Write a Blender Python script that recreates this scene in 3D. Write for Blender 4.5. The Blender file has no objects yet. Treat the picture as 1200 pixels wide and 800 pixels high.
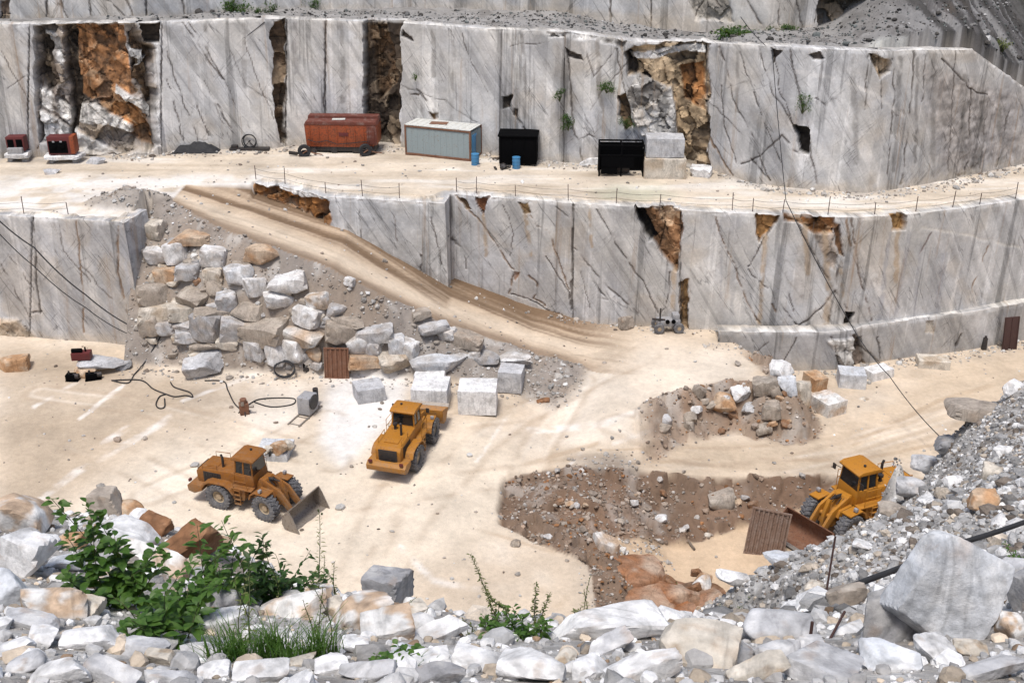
import bpy, bmesh, math, random
import numpy as np
from mathutils import Vector, Matrix
R = math.radians
SC = bpy.context.scene
COL = SC.collection
# ------------------------------------------------------------------ camera model
CH, TH, F = 34.7, R(25), 1287.0          # camera height over the pit floor, pitch down, focal length for 1200 px
FW = np.array([0, math.cos(TH), -math.sin(TH)]); UP = np.array([0, math.sin(TH), math.cos(TH)])
CP = np.array([0, 0, CH])
def ray(u, v): return FW + np.array([1., 0, 0])*((u-600)/F) + UP*((400-v)/F)
def on_z(u, v, z):
    d = ray(u, v); t = (z-CH)/d[2]; return CP + d*t
def at_d(u, v, d): return CP + ray(u, v)*d
def proj(P):
    Q = P-CP; d = np.maximum(Q@FW, 0.1)
    return 600+F*Q[:, 0]/d, 400-F*(Q@UP)/d, d
# ------------------------------------------------------------------ noise
def _h(ix, iy, iz, s):
    h = (ix.astype(np.uint32)*np.uint32(374761393) + iy.astype(np.uint32)*np.uint32(668265263)
         + iz.astype(np.uint32)*np.uint32(2246822519) + np.uint32(s*3266489917 & 0xffffffff))
    h = (h ^ (h >> np.uint32(13)))*np.uint32(1274126177); h ^= h >> np.uint32(16)
    return (h & np.uint32(0xffffff)).astype(np.float64)/0x7fffff-1
def vn(P, s=0):
    P = np.asarray(P, float); i = np.floor(P).astype(np.int64); f = P-i; f = f*f*f*(f*(f*6-15)+10)
    r = 0
    for a in (0, 1):
        wa = f[:, 0] if a else 1-f[:, 0]
        for b in (0, 1):
            wb = f[:, 1] if b else 1-f[:, 1]
            for c in (0, 1):
                wc = f[:, 2] if c else 1-f[:, 2]
                r = r + wa*wb*wc*_h(i[:, 0]+a, i[:, 1]+b, i[:, 2]+c, s)
    return r
def fbm(P, o=4, s=0, ridged=False):
    P = np.asarray(P, float); r = 0; a = .5
    for k in range(o):
        n = vn(P*(2.03**k)+k*17.3, s+k)
        r = r + a*((1-2*np.abs(n)) if ridged else n); a *= .5
    return r
def facets(a, b, s=0):
    """broken planes: piecewise tilted facets, with a random value per facet and the distance to its edge"""
    ia, ib = np.floor(a).astype(np.int64), np.floor(b).astype(np.int64); d1 = np.full(a.shape, 9.); d2 = np.full(a.shape, 9.); val = np.zeros(a.shape); rnd = np.zeros(a.shape); z0 = np.zeros_like(ia)
    for i in (-1, 0, 1):
        for j in (-1, 0, 1):
            ca, cb = ia+i, ib+j; r = [_h(ca, cb, z0+k, s) for k in range(5)]
            da, db = a-(ca+.5+.45*r[0]), b-(cb+.5+.45*r[1]); d = np.hypot(da, db); m = d < d1
            d2 = np.where(m, d1, np.minimum(d2, d)); d1 = np.where(m, d, d1); val = np.where(m, .6*r[2]+.9*(r[3]*da+r[4]*db), val); rnd = np.where(m, _h(ca, cb, z0+9, s), rnd)
    return val, rnd, d2-d1
def n2(x, y, sc, o=3, s=0): return fbm(np.stack([x/sc, y/sc, np.full_like(x, 3.7+s)], 1), o, s)
def smooth(a, b, x):
    t = np.clip((x-a)/(b-a), 0, 1); return t*t*(3-2*t)
def mixc(C, col, m):
    m = np.asarray(m)[:, None]; return C*(1-m)+np.asarray(col, float)*m
def sdist(x, y, poly):
    """signed distance to a closed polygon, positive inside"""
    P = np.asarray(poly, float); n = len(P); d = np.full(x.shape, 1e9); ins = np.zeros(x.shape, bool)
    for i in range(n):
        ax, ay = P[i]; bx, by = P[(i+1) % n]; ex, ey = bx-ax, by-ay
        t = np.clip(((x-ax)*ex+(y-ay)*ey)/(ex*ex+ey*ey+1e-12), 0, 1)
        d = np.minimum(d, np.hypot(x-ax-t*ex, y-ay-t*ey))
        c = ((ay <= y) & (by > y)) | ((by <= y) & (ay > y))
        with np.errstate(all='ignore'): ins ^= c & (x < ax+(y-ay)*ex/(ey if ey else 1e-12))
    return np.where(ins, d, -d)
def ldist(x, y, line):
    P = np.asarray(line, float); d = np.full(x.shape, 1e9)
    for i in range(len(P)-1):
        ax, ay = P[i]; ex, ey = P[i+1]-P[i]
        t = np.clip(((x-ax)*ex+(y-ay)*ey)/(ex*ex+ey*ey+1e-12), 0, 1)
        d = np.minimum(d, np.hypot(x-ax-t*ex, y-ay-t*ey))
    return d
# ------------------------------------------------------------------ objects
def tag(o, label=None, cat=None, group=None, kind=None):
    if label: o['label'] = label
    if cat: o['category'] = cat
    if group: o['group'] = group
    if kind: o['kind'] = kind
    return o
def empty(name, loc, rz=0, parent=None, sc=1.0):
    o = bpy.data.objects.new(name, None); COL.objects.link(o); o.location = loc; o.rotation_euler = (0, 0, rz)
    o.scale = (sc, sc, sc); o.empty_display_size = .3
    if parent: o.parent = parent
    return o
def mesh_np(name, V, Fc, mat, col=None, parent=None, smooth_=True, sharp=None):
    V = np.ascontiguousarray(V, np.float32); Fc = np.ascontiguousarray(Fc, np.int32); k = Fc.shape[1]
    me = bpy.data.meshes.new(name); me.vertices.add(len(V)); me.vertices.foreach_set('co', V.ravel())
    me.loops.add(Fc.size); me.loops.foreach_set('vertex_index', Fc.ravel())
    me.polygons.add(len(Fc)); me.polygons.foreach_set('loop_start', np.arange(0, Fc.size, k, dtype=np.int32))
    me.polygons.foreach_set('use_smooth', np.full(len(Fc), smooth_, bool))
    if col is not None:
        a = me.color_attributes.new('Col', 'FLOAT_COLOR', 'POINT')
        a.data.foreach_set('color', np.ascontiguousarray(np.concatenate([col, np.ones((len(col), 1))], 1), np.float32).ravel())
    me.update(calc_edges=True); me.validate()
    if sharp: me.set_sharp_from_angle(angle=R(sharp))
    me.materials.append(mat)
    o = bpy.data.objects.new(name, me); COL.objects.link(o)
    if parent: o.parent = parent
    return o
def gridfaces(nr, nc):
    i = np.arange(nr-1)[:, None]*nc+np.arange(nc-1)[None, :]; i = i.ravel()
    return np.stack([i, i+1, i+nc+1, i+nc], 1)
class MB:
    """collects shapes into one mesh"""
    def __init__(s): s.b = bmesh.new()
    def _faces(s, V, Fs):
        vs = [s.b.verts.new(v) for v in V]
        for f in Fs:
            try: s.b.faces.new([vs[i] for i in f])
            except ValueError: pass
        return s
    def box(s, c, d, rot=None, taper=None):
        V = []
        for z in (-.5, .5):
            for x, y in ((-.5, -.5), (.5, -.5), (.5, .5), (-.5, .5)):
                k = taper if (taper and z > 0) else 1
                V.append(Vector((x*d[0]*k, y*d[1]*k, z*d[2])))
        if rot: M = Matrix.Rotation(rot[2], 3, 'Z') @ Matrix.Rotation(rot[1], 3, 'Y') @ Matrix.Rotation(rot[0], 3, 'X'); V = [M @ v for v in V]
        return s._faces([v+Vector(c) for v in V], [(3, 2, 1, 0), (4, 5, 6, 7), (0, 1, 5, 4), (1, 2, 6, 5), (2, 3, 7, 6), (3, 0, 4, 7)])
    def prism(s, prof, y0, y1):
        """x-z profile pushed along y"""
        n = len(prof); V = [Vector((x, y0, z)) for x, z in prof]+[Vector((x, y1, z)) for x, z in prof]
        return s._faces(V, [tuple(range(n)), tuple(range(2*n-1, n-1, -1))]+[(i, i+n, (i+1) % n+n, (i+1) % n) for i in range(n)])
    def cyl(s, p0, p1, r, n=12, r1=None):
        p0, p1 = Vector(p0), Vector(p1); r1 = r if r1 is None else r1
        q = (p1-p0).to_track_quat('Z', 'Y'); V = []
        for p, rr in ((p0, r), (p1, r1)):
            for k in range(n): V.append(p+q @ Vector((rr*math.cos(k*2*math.pi/n), rr*math.sin(k*2*math.pi/n), 0)))
        return s._faces(V, [tuple(range(n-1, -1, -1)), tuple(range(n, 2*n))]+[(k, (k+1) % n, (k+1) % n+n, k+n) for k in range(n)])
    def tube(s, pts, r, n=6, r1=None):
        pts = [Vector(p) for p in pts]; m = len(pts); V = []
        for i, p in enumerate(pts):
            t = (pts[min(i+1, m-1)]-pts[max(i-1, 0)]); q = t.to_track_quat('Z', 'Y')
            rr = r if r1 is None else r+(r1-r)*i/(m-1)
            for k in range(n): V.append(p+q @ Vector((rr*math.cos(k*2*math.pi/n), rr*math.sin(k*2*math.pi/n), 0)))
        Fs = [tuple(range(n-1, -1, -1)), tuple(range((m-1)*n, m*n))]
        for i in range(m-1): Fs += [(i*n+k, i*n+(k+1) % n, (i+1)*n+(k+1) % n, (i+1)*n+k) for k in range(n)]
        return s._faces(V, Fs)
    def lathe(s, prof, c=(0, 0, 0), n=28, closed=True):
        """profile (r, y) turned about the y axis"""
        m = len(prof); V = []
        for k in range(n):
            a = 2*math.pi*k/n
            for r, y in prof: V.append(Vector((c[0]+r*math.cos(a), c[1]+y, c[2]+r*math.sin(a))))
        Fs = []
        for k in range(n):
            for i in range(m if closed else m-1): j = (i+1) % m; Fs.append((k*m+i, k*m+j, ((k+1) % n)*m+j, ((k+1) % n)*m+i))
        return s._faces(V, Fs)
    def build(s, name, mat, parent=None, bevel=0, smooth_=35, loc=None, rz=0, seg=2):
        bmesh.ops.remove_doubles(s.b, verts=s.b.verts, dist=1e-5)
        bmesh.ops.recalc_face_normals(s.b, faces=s.b.faces)
        if bevel:
            ed = [e for e in s.b.edges if len(e.link_faces) == 2 and e.calc_face_angle(0) > .5]
            bmesh.ops.bevel(s.b, geom=ed, offset=bevel, segments=seg, profile=.6, affect='EDGES', clamp_overlap=True)
        me = bpy.data.meshes.new(name); s.b.to_mesh(me); s.b.free()
        if smooth_:
            me.polygons.foreach_set('use_smooth', np.ones(len(me.polygons), bool)); me.set_sharp_from_angle(angle=R(smooth_))
        me.materials.append(mat); o = bpy.data.objects.new(name, me); COL.objects.link(o)
        if parent: o.parent = parent
        if loc is not None: o.location = loc
        o.rotation_euler.z = rz
        return o
# ------------------------------------------------------------------ materials
def newmat(name):
    m = bpy.data.materials.new(name); m.use_nodes = True; nt = m.node_tree; return m, nt, nt.nodes['Principled BSDF']
def nnoise(nt, vec, scale, detail=6, rough=.6, dist=0):
    n = nt.nodes.new('ShaderNodeTexNoise'); n.inputs['Scale'].default_value = scale; n.inputs['Detail'].default_value = detail
    n.inputs['Roughness'].default_value = rough; n.inputs['Distortion'].default_value = dist; nt.links.new(vec, n.inputs['Vector']); return n.outputs['Fac']
def nramp(nt, fac, stops):
    n = nt.nodes.new('ShaderNodeValToRGB'); nt.links.new(fac, n.inputs['Fac']); e = n.color_ramp.elements
    while len(e) < len(stops): e.new(.5)
    for el, (p, c) in zip(e, stops): el.position = p; el.color = (c, c, c, 1) if not hasattr(c, '__len__') else (*c, 1)
    return n.outputs['Color']
def nmix(nt, a, b, fac, mode='MIX'):
    n = nt.nodes.new('ShaderNodeMix'); n.data_type = 'RGBA'; n.blend_type = mode
    for sock, val in ((n.inputs[6], a), (n.inputs[7], b), (n.inputs[0], fac)):
        if hasattr(val, 'is_output'): nt.links.new(val, sock)
        elif hasattr(val, '__len__'): sock.default_value = (*val, 1)
        else: sock.default_value = val
    return n.outputs[2]
def nmap(nt, vec, scale=(1, 1, 1), rot=(0, 0, 0)):
    n = nt.nodes.new('ShaderNodeMapping'); n.inputs['Scale'].default_value = scale; n.inputs['Rotation'].default_value = rot
    nt.links.new(vec, n.inputs['Vector']); return n.outputs['Vector']
def nbump(nt, bsdf, h, strength, dist):
    n = nt.nodes.new('ShaderNodeBump'); n.inputs['Strength'].default_value = strength; n.inputs['Distance'].default_value = dist
    nt.links.new(h, n.inputs['Height']); nt.links.new(n.outputs['Normal'], bsdf.inputs['Normal'])
def gpos(nt): return nt.nodes.new('ShaderNodeNewGeometry').outputs['Position']
def opos(nt): return nt.nodes.new('ShaderNodeTexCoord').outputs['Object']
def attr(nt):
    n = nt.nodes.new('ShaderNodeAttribute'); n.attribute_name = 'Col'; return n.outputs['Color']
def stonemat(name, s1, s2, vein, bump, bdist, rough=.85, vscale=(1, 1, .35), n2r=(.78, 1.18)):
    m, nt, b = newmat(name); p = gpos(nt); c = attr(nt)
    c = nmix(nt, c, nramp(nt, nnoise(nt, p, s1, 8, .65), [(.25, .7), (.75, 1.22)]), 1, 'MULTIPLY')
    c = nmix(nt, c, nramp(nt, nnoise(nt, p, s2, 5, .7), [(.3, n2r[0]), (.7, n2r[1])]), 1, 'MULTIPLY')
    if vein:
        q = nmap(nt, p, vscale, (0, R(32), R(20)))
        vv = nramp(nt, nnoise(nt, q, vein, 6, .55, 1.2), [(.44, 1.), (.485, .62), (.52, .9), (.6, 1.0)])
        c = nmix(nt, c, vv, .75, 'MULTIPLY')
    if name == 'quarry_ground':
        c = nmix(nt, c, nramp(nt, nnoise(nt, p, 7, 6, .75), [(.60, 1.), (.66, .80)]), .8, 'MULTIPLY'); c = nmix(nt, c, nramp(nt, nnoise(nt, p, .9, 9, .7, 1.5), [(.45, .92), (.485, 1.07), (.50, .86), (.52, 1.0)]), .7, 'MULTIPLY')
    nt.links.new(c, b.inputs['Base Color']); b.inputs['Roughness'].default_value = rough; b.inputs['Specular IOR Level'].default_value = .2
    h = nt.nodes.new('ShaderNodeMath'); h.operation = 'ADD'; nt.links.new(nnoise(nt, p, bump, 8, .65), h.inputs[0]); nt.links.new(nnoise(nt, p, bump*5, 4, .6), h.inputs[1])
    nbump(nt, b, h.outputs[0], .7, bdist); return m
def paintmat(name, col, dirt=(.25, .17, .1), rust=(.16, .06, .025), amt=.5, rough=.55, metal=0, streak=True, dustz=None):
    m, nt, b = newmat(name); p = opos(nt)
    c = nmix(nt, col, dirt, nramp(nt, nnoise(nt, p, 2.2, 8, .7), [(.62-.25*amt, 0.), (.78, .75*amt+.1)]))
    c = nmix(nt, c, rust, nramp(nt, nnoise(nt, p, 7, 8, .75), [(.64-.2*amt, 0.), (.72-.15*amt, .8)]))
    if streak:
        c = nmix(nt, c, rust, nramp(nt, nnoise(nt, nmap(nt, p, (6, 6, .5)), 1.5, 4, .6), [(.6, 0.), (.72, .6*amt)]))
    if dustz:
        sx = nt.nodes.new('ShaderNodeSeparateXYZ'); nt.links.new(p, sx.inputs[0]); mr = nt.nodes.new('ShaderNodeMapRange'); nt.links.new(sx.outputs['Z'], mr.inputs['Value'])
        mr.inputs['From Min'].default_value = dustz[1]; mr.inputs['From Max'].default_value = dustz[0]
        mm = nt.nodes.new('ShaderNodeMath'); mm.operation = 'MULTIPLY'; nt.links.new(mr.outputs[0], mm.inputs[0]); nt.links.new(nramp(nt, nnoise(nt, p, 3.5, 8, .7), [(.38, .1), (.62, .95)]), mm.inputs[1])
        c = nmix(nt, c, (.24, .165, .10), mm.outputs[0])
        c = nmix(nt, c, (.05, .03, .015), nramp(nt, nnoise(nt, p, 5, 7, .75), [(.60, 0.), (.66, .7)]))
    nt.links.new(c, b.inputs['Base Color']); b.inputs['Roughness'].default_value = rough; b.inputs['Metallic'].default_value = metal
    nbump(nt, b, nnoise(nt, p, 9, 6, .7), .25, .02); return m
M = {}
def cliffmat():
    m, nt, b = newmat('marble_face'); p = gpos(nt); c = attr(nt); L = nt.links.new
    def dot(v):
        n = nt.nodes.new('ShaderNodeVectorMath'); n.operation = 'DOT_PRODUCT'; L(p, n.inputs[0]); n.inputs[1].default_value = v; return n.outputs['Value']
    def comb(a_, b_, c_):
        n = nt.nodes.new('ShaderNodeCombineXYZ'); [L(q, n.inputs[i]) for i, q in enumerate((a_, b_, c_))]; return n.outputs[0]
    c = nmix(nt, c, nramp(nt, nnoise(nt, p, .7, 8, .68), [(.28, .78), (.72, 1.16)]), 1, 'MULTIPLY')
    c = nmix(nt, c, nramp(nt, nnoise(nt, p, 6, 6, .7), [(.3, .86), (.7, 1.12)]), 1, 'MULTIPLY')
    # crisp patches of whiter and greyer stone, long oblique bands
    q = comb(dot((.86, .1, .5)), dot((.03, 0, -.052)), dot((0, .1, 0)))
    c = nmix(nt, c, nramp(nt, nnoise(nt, q, .5, 8, .66, 1.1), [(.40, .55), (.44, .96), (.53, 1.0), (.565, 1.28)]), .5, 'MULTIPLY')
    q2 = comb(dot((.9, .1, -.02)), dot((.0, 0, .035)), dot((0, .1, 0)))
    c = nmix(nt, c, nramp(nt, nnoise(nt, q2, .9, 7, .65), [(.38, .50), (.44, 1.0), (.57, 1.0), (.61, 1.26)]), .85, 'MULTIPLY')
    # fine dark fractures
    q3 = comb(dot((.82, .1, .52)), dot((.045, 0, -.07)), dot((0, .1, 0)))
    f1 = nramp(nt, nnoise(nt, q3, .8, 5, .5, .3), [(.478, 1.), (.4865, .28), (.495, 1.)])
    c = nmix(nt, c, f1, nramp(nt, nnoise(nt, p, .35, 4), [(.42, 0.), (.56, .85)]), 'MULTIPLY')
    q4 = comb(dot((.7, .1, -.65)), dot((.05, 0, .06)), dot((0, .1, 0)))
    f2 = nramp(nt, nnoise(nt, q4, .7, 5, .5, .3), [(.508, 1.), (.514, .35), (.520, 1.)])
    c = nmix(nt, c, f2, nramp(nt, nnoise(nt, p, .27, 4), [(.46, 0.), (.60, .8)]), 'MULTIPLY')
    c = nmix(nt, c, (1.03, 1.0, .95), nramp(nt, nnoise(nt, p, .16, 5, .6), [(.42, 0.), (.58, 1.)]), 'MULTIPLY')
    c = nmix(nt, c, (.13, .12, .115), nramp(nt, nnoise(nt, q2, 2.6, 7, .75), [(.62, 0.), (.68, .6)]))
    # brown seepage
    c = nmix(nt, c, (.30, .20, .12), nramp(nt, nnoise(nt, q2, 1.5, 6, .7), [(.58, 0.), (.70, .6)]))
    L(c, b.inputs['Base Color']); b.inputs['Roughness'].default_value = .85; b.inputs['Specular IOR Level'].default_value = .2
    nbump(nt, b, nnoise(nt, p, 4, 8, .7), .5, .03); return m
M['cliff'] = cliffmat()
M['ground'] = stonemat('quarry_ground', .22, 3.2, 0, 2.2, .04, .95, n2r=(.9, 1.08))
M['rock'] = stonemat('marble_rock', 1.6, 9, 1.3, 7, .012, .8)
M['far_rock'] = stonemat('rubble_rock', .9, 6, .6, 4, .05, .85)
M['paint'] = paintmat('orange_yellow_paint', (.36, .145, .007), amt=.45, dustz=(.5, 1.9), rough=.65)
M['paint_new'] = paintmat('bright_yellow_paint', (.40, .165, .009), amt=.35, dustz=(.4, 1.7), rough=.65)
M['paint_old'] = paintmat('worn_orange_paint', (.235, .085, .006), amt=.6, dustz=(.5, 1.9), rough=.7)
M['dark'] = paintmat('dark_metal', (.022, .02, .02), (.09, .07, .05), amt=.35, rough=.6)
M['rubber'] = paintmat('dusty_rubber', (.075, .075, .082), (.30, .30, .31), (.2, .19, .18), amt=.75, rough=.9, streak=False)
M['rim'] = paintmat('dusty_rim', (.38, .3, .2), amt=.5, rough=.7)
M['steel'] = paintmat('worn_bucket_steel', (.25, .22, .19), (.33, .28, .22), (.1, .06, .04), amt=.6, rough=.5, metal=.35)
M['rust'] = paintmat('rusty_sheet', (.17, .075, .04), (.28, .2, .15), (.07, .035, .022), amt=.6, rough=.8)
M['rustgrey'] = paintmat('grey_rusty_sheet', (.20, .13, .095), (.34, .31, .29), (.09, .05, .035), amt=.6, rough=.75)
M['rustdark'] = paintmat('dark_rusty_sheet', (.05, .022, .018), (.09, .05, .035), (.03, .015, .012), amt=.5, rough=.8)
M['boxorange'] = paintmat('orange_container_paint', (.29, .055, .011), (.16, .05, .02), (.08, .025, .012), amt=.8, rough=.6)
M['boxtop'] = paintmat('rusted_container_roof', (.12, .03, .018), (.35, .3, .26), (.07, .03, .02), amt=.5, rough=.8)
M['boxblue'] = paintmat('faded_blue_grey_paint', (.25, .30, .31), (.24, .22, .18), (.17, .09, .04), amt=.35, rough=.7)
M['boxroof'] = paintmat('faded_white_roof', (.55, .56, .53), (.3, .27, .22), (.25, .15, .08), amt=.5, rough=.8)
M['black'] = paintmat('black_box_paint', (.003, .003, .0035), (.012, .012, .012), (.012, .009, .008), amt=.15, rough=.9)
M['black'].node_tree.nodes['Principled BSDF'].inputs['Specular IOR Level'].default_value = .04
M['blue'] = paintmat('blue_drum_paint', (.05, .2, .38), (.2, .25, .28), (.1, .08, .06), amt=.3, rough=.5)
M['red'] = paintmat('dark_red_paint', (.1, .012, .012), (.1, .05, .04), (.04, .015, .012), amt=.4, rough=.6)
M['grey'] = paintmat('grey_machine_paint', (.3, .3, .31), (.4, .36, .3), (.1, .06, .04), amt=.5, rough=.6)
M['hose'] = paintmat('black_hose', (.018, .018, .02), (.1, .09, .08), (.05, .05, .05), amt=.3, rough=.8, streak=False)
M['wood'] = paintmat('weathered_post', (.16, .13, .1), amt=.4, rough=.9)
m, nt, b = newmat('cab_glass'); b.inputs['Base Color'].default_value = (.012, .014, .016, 1); b.inputs['Roughness'].default_value = .08; M['glass'] = m
def leafmat(name, c1, c2):
    m, nt, b = newmat(name); p = gpos(nt)
    c = nmix(nt, c1, c2, nramp(nt, nnoise(nt, p, 14, 3), [(.35, 0.), (.65, 1.)])); nt.links.new(c, b.inputs['Base Color'])
    c = nmix(nt, c, (.16, .17, .05), nramp(nt, nnoise(nt, p, 5.5, 4, .7), [(.58, 0.), (.70, .75)])); c = nmix(nt, c, (.3, .29, .24), nramp(nt, nnoise(nt, p, 30, 4, .7), [(.6, 0.), (.8, .5)]))
    b.inputs['Roughness'].default_value = .5; b.inputs['Specular IOR Level'].default_value = .35
    t = nt.nodes.new('ShaderNodeBsdfTranslucent'); nt.links.new(nmix(nt, c, (.5, .8, .1), .35), t.inputs['Color'])
    mx = nt.nodes.new('ShaderNodeMixShader'); mx.inputs[0].default_value = .3; out = nt.nodes['Material Output']
    nt.links.new(b.outputs[0], mx.inputs[1]); nt.links.new(t.outputs[0], mx.inputs[2]); nt.links.new(mx.outputs[0], out.inputs['Surface']); return m
M['leaf'] = leafmat('green_leaf', (.028, .078, .011), (.075, .145, .025))
M['leafdark'] = leafmat('dark_leaf', (.014, .04, .008), (.032, .08, .016))
M['leafdry'] = leafmat('olive_leaf', (.08, .1, .03), (.16, .16, .06))
M['stem'] = paintmat('plant_stem', (.06, .07, .025), (.1, .07, .04), (.05, .03, .02), amt=.3, rough=.9, streak=False)
# ------------------------------------------------------------------ plan of the quarry (metres; pit floor z = 0, bench z = 9.5, ledge z = 20)
ZB = 9.5
def pts_z(px, z): return np.array([on_z(u, v, z) for u, v in px])
MID_PX = [(297, 214), (345, 222), (386, 232), (523, 240), (530, 229), (600, 234), (672, 240), (760, 245), (830, 250), (960, 256), (1010, 257), (1070, 253), (1140, 245), (1200, 236), (1300, 222), (1500, 195)]
MID = pts_z(MID_PX, ZB)
LEFT = pts_z([(-400, 245), (-150, 250), (0, 254), (45, 257), (100, 260), (147, 264)], ZB)
LEFTC = LEFT[-1]; LEFTR = on_z(176, 246, ZB)
BACK_PX = [(-400, 190), (-150, 186), (0, 184), (38, 183), (46, 182), (185, 180), (195, 176), (325, 172), (335, 170), (425, 169), (470, 171), (585, 182), (660, 189), (735, 194), (829, 196), (880, 213), (960, 222), (1016, 225), (1060, 219), (1120, 208), (1200, 191), (1320, 160), (1500, 120)]
BACK = pts_z(BACK_PX, 9.6)
BTOP_PX = dict(u=[-400, 0, 185, 330, 470, 585, 660, 735, 835, 1000, 1060, 1115, 1140, 1165, 1200, 1300, 1500], v=[32, 30, 28, 23, 28, 36, 39, 50, 52, 62, 60, 55, 80, 104, 112, 110, 90])
def z_at(u, v, y):
    d = ray(u, v); return CH+d[2]*y/d[1]
BZT = np.array([z_at(u, np.interp(u, BTOP_PX['u'], BTOP_PX['v']), p[1]) for (u, _), p in zip(BACK_PX, BACK)])
UPW_PX = [(-400, 30), (0, 27), (160, 24), (300, 15), (480, 8), (560, 8), (640, 13), (780, 26), (900, 35), (965, 33), (1050, 36), (1078, 38)]
UPW = pts_z(UPW_PX, 20.0)
def fmid(x): return np.interp(x, MID[:, 0], MID[:, 1])
def fback(x): return np.interp(x, BACK[:, 0], BACK[:, 1])
def fbzt(x): return np.interp(x, BACK[:, 0], BZT)
def fupw(x): return np.interp(x, UPW[:, 0], UPW[:, 1])
RL = np.array([on_z(*p) for p in [(60, 226, 9.5), (150, 236, 9.5), (205, 236, 9.5), (250, 256, 9.2), (300, 277, 8.5), (400, 320, 6.7), (450, 340, 5.5), (520, 368, 3.6), (600, 398, 1.8), (665, 422, .7), (720, 440, .2)]])
RF = np.array([on_z(*p) for p in [(60, 432, 0), (165, 432, 0), (250, 437, 0), (330, 440, 0), (400, 440, 0), (500, 446, 0), (580, 452, 0), (640, 462, -.1), (700, 470, -.2), (760, 480, -.3)]])
def framp(x): return np.interp(x, [-60, -26, -19.5, -12.5, -4.6, 1.5, 6.5, 12, 60], [9.5, 9.5, 8.4, 7.0, 2.8, .95, .35, .3, .3])
def poly_z(px, z): return pts_z(px, z)[:, :2]
APRON_T = poly_z([(690, 380), (840, 388), (890, 424), (912, 446), (920, 464), (905, 462), (890, 454), (860, 452), (820, 458), (768, 474), (732, 497), (700, 503), (600, 470), (600, 400)], .4)
ZP = -3.3
PIT_T = poly_z([(592, 578), (612, 568), (650, 563), (720, 561), (800, 556), (880, 554), (960, 552), (1100, 556), (1300, 570), (1300, 900), (700, 900), (694, 700), (690, 681), (640, 658), (583, 634), (586, 600)], -1.5)
PIT_B = poly_z([(722, 668), (735, 657), (790, 645), (850, 628), (885, 615), (930, 602), (1000, 598), (1100, 604), (1300, 620), (1300, 900), (738, 900), (732, 720)], ZP)
def zfloor(x, y):
    return np.interp(x, [-60, -5, 5, 14, 60], [.15, 0, -.7, -1.7, -2.1])
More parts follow.
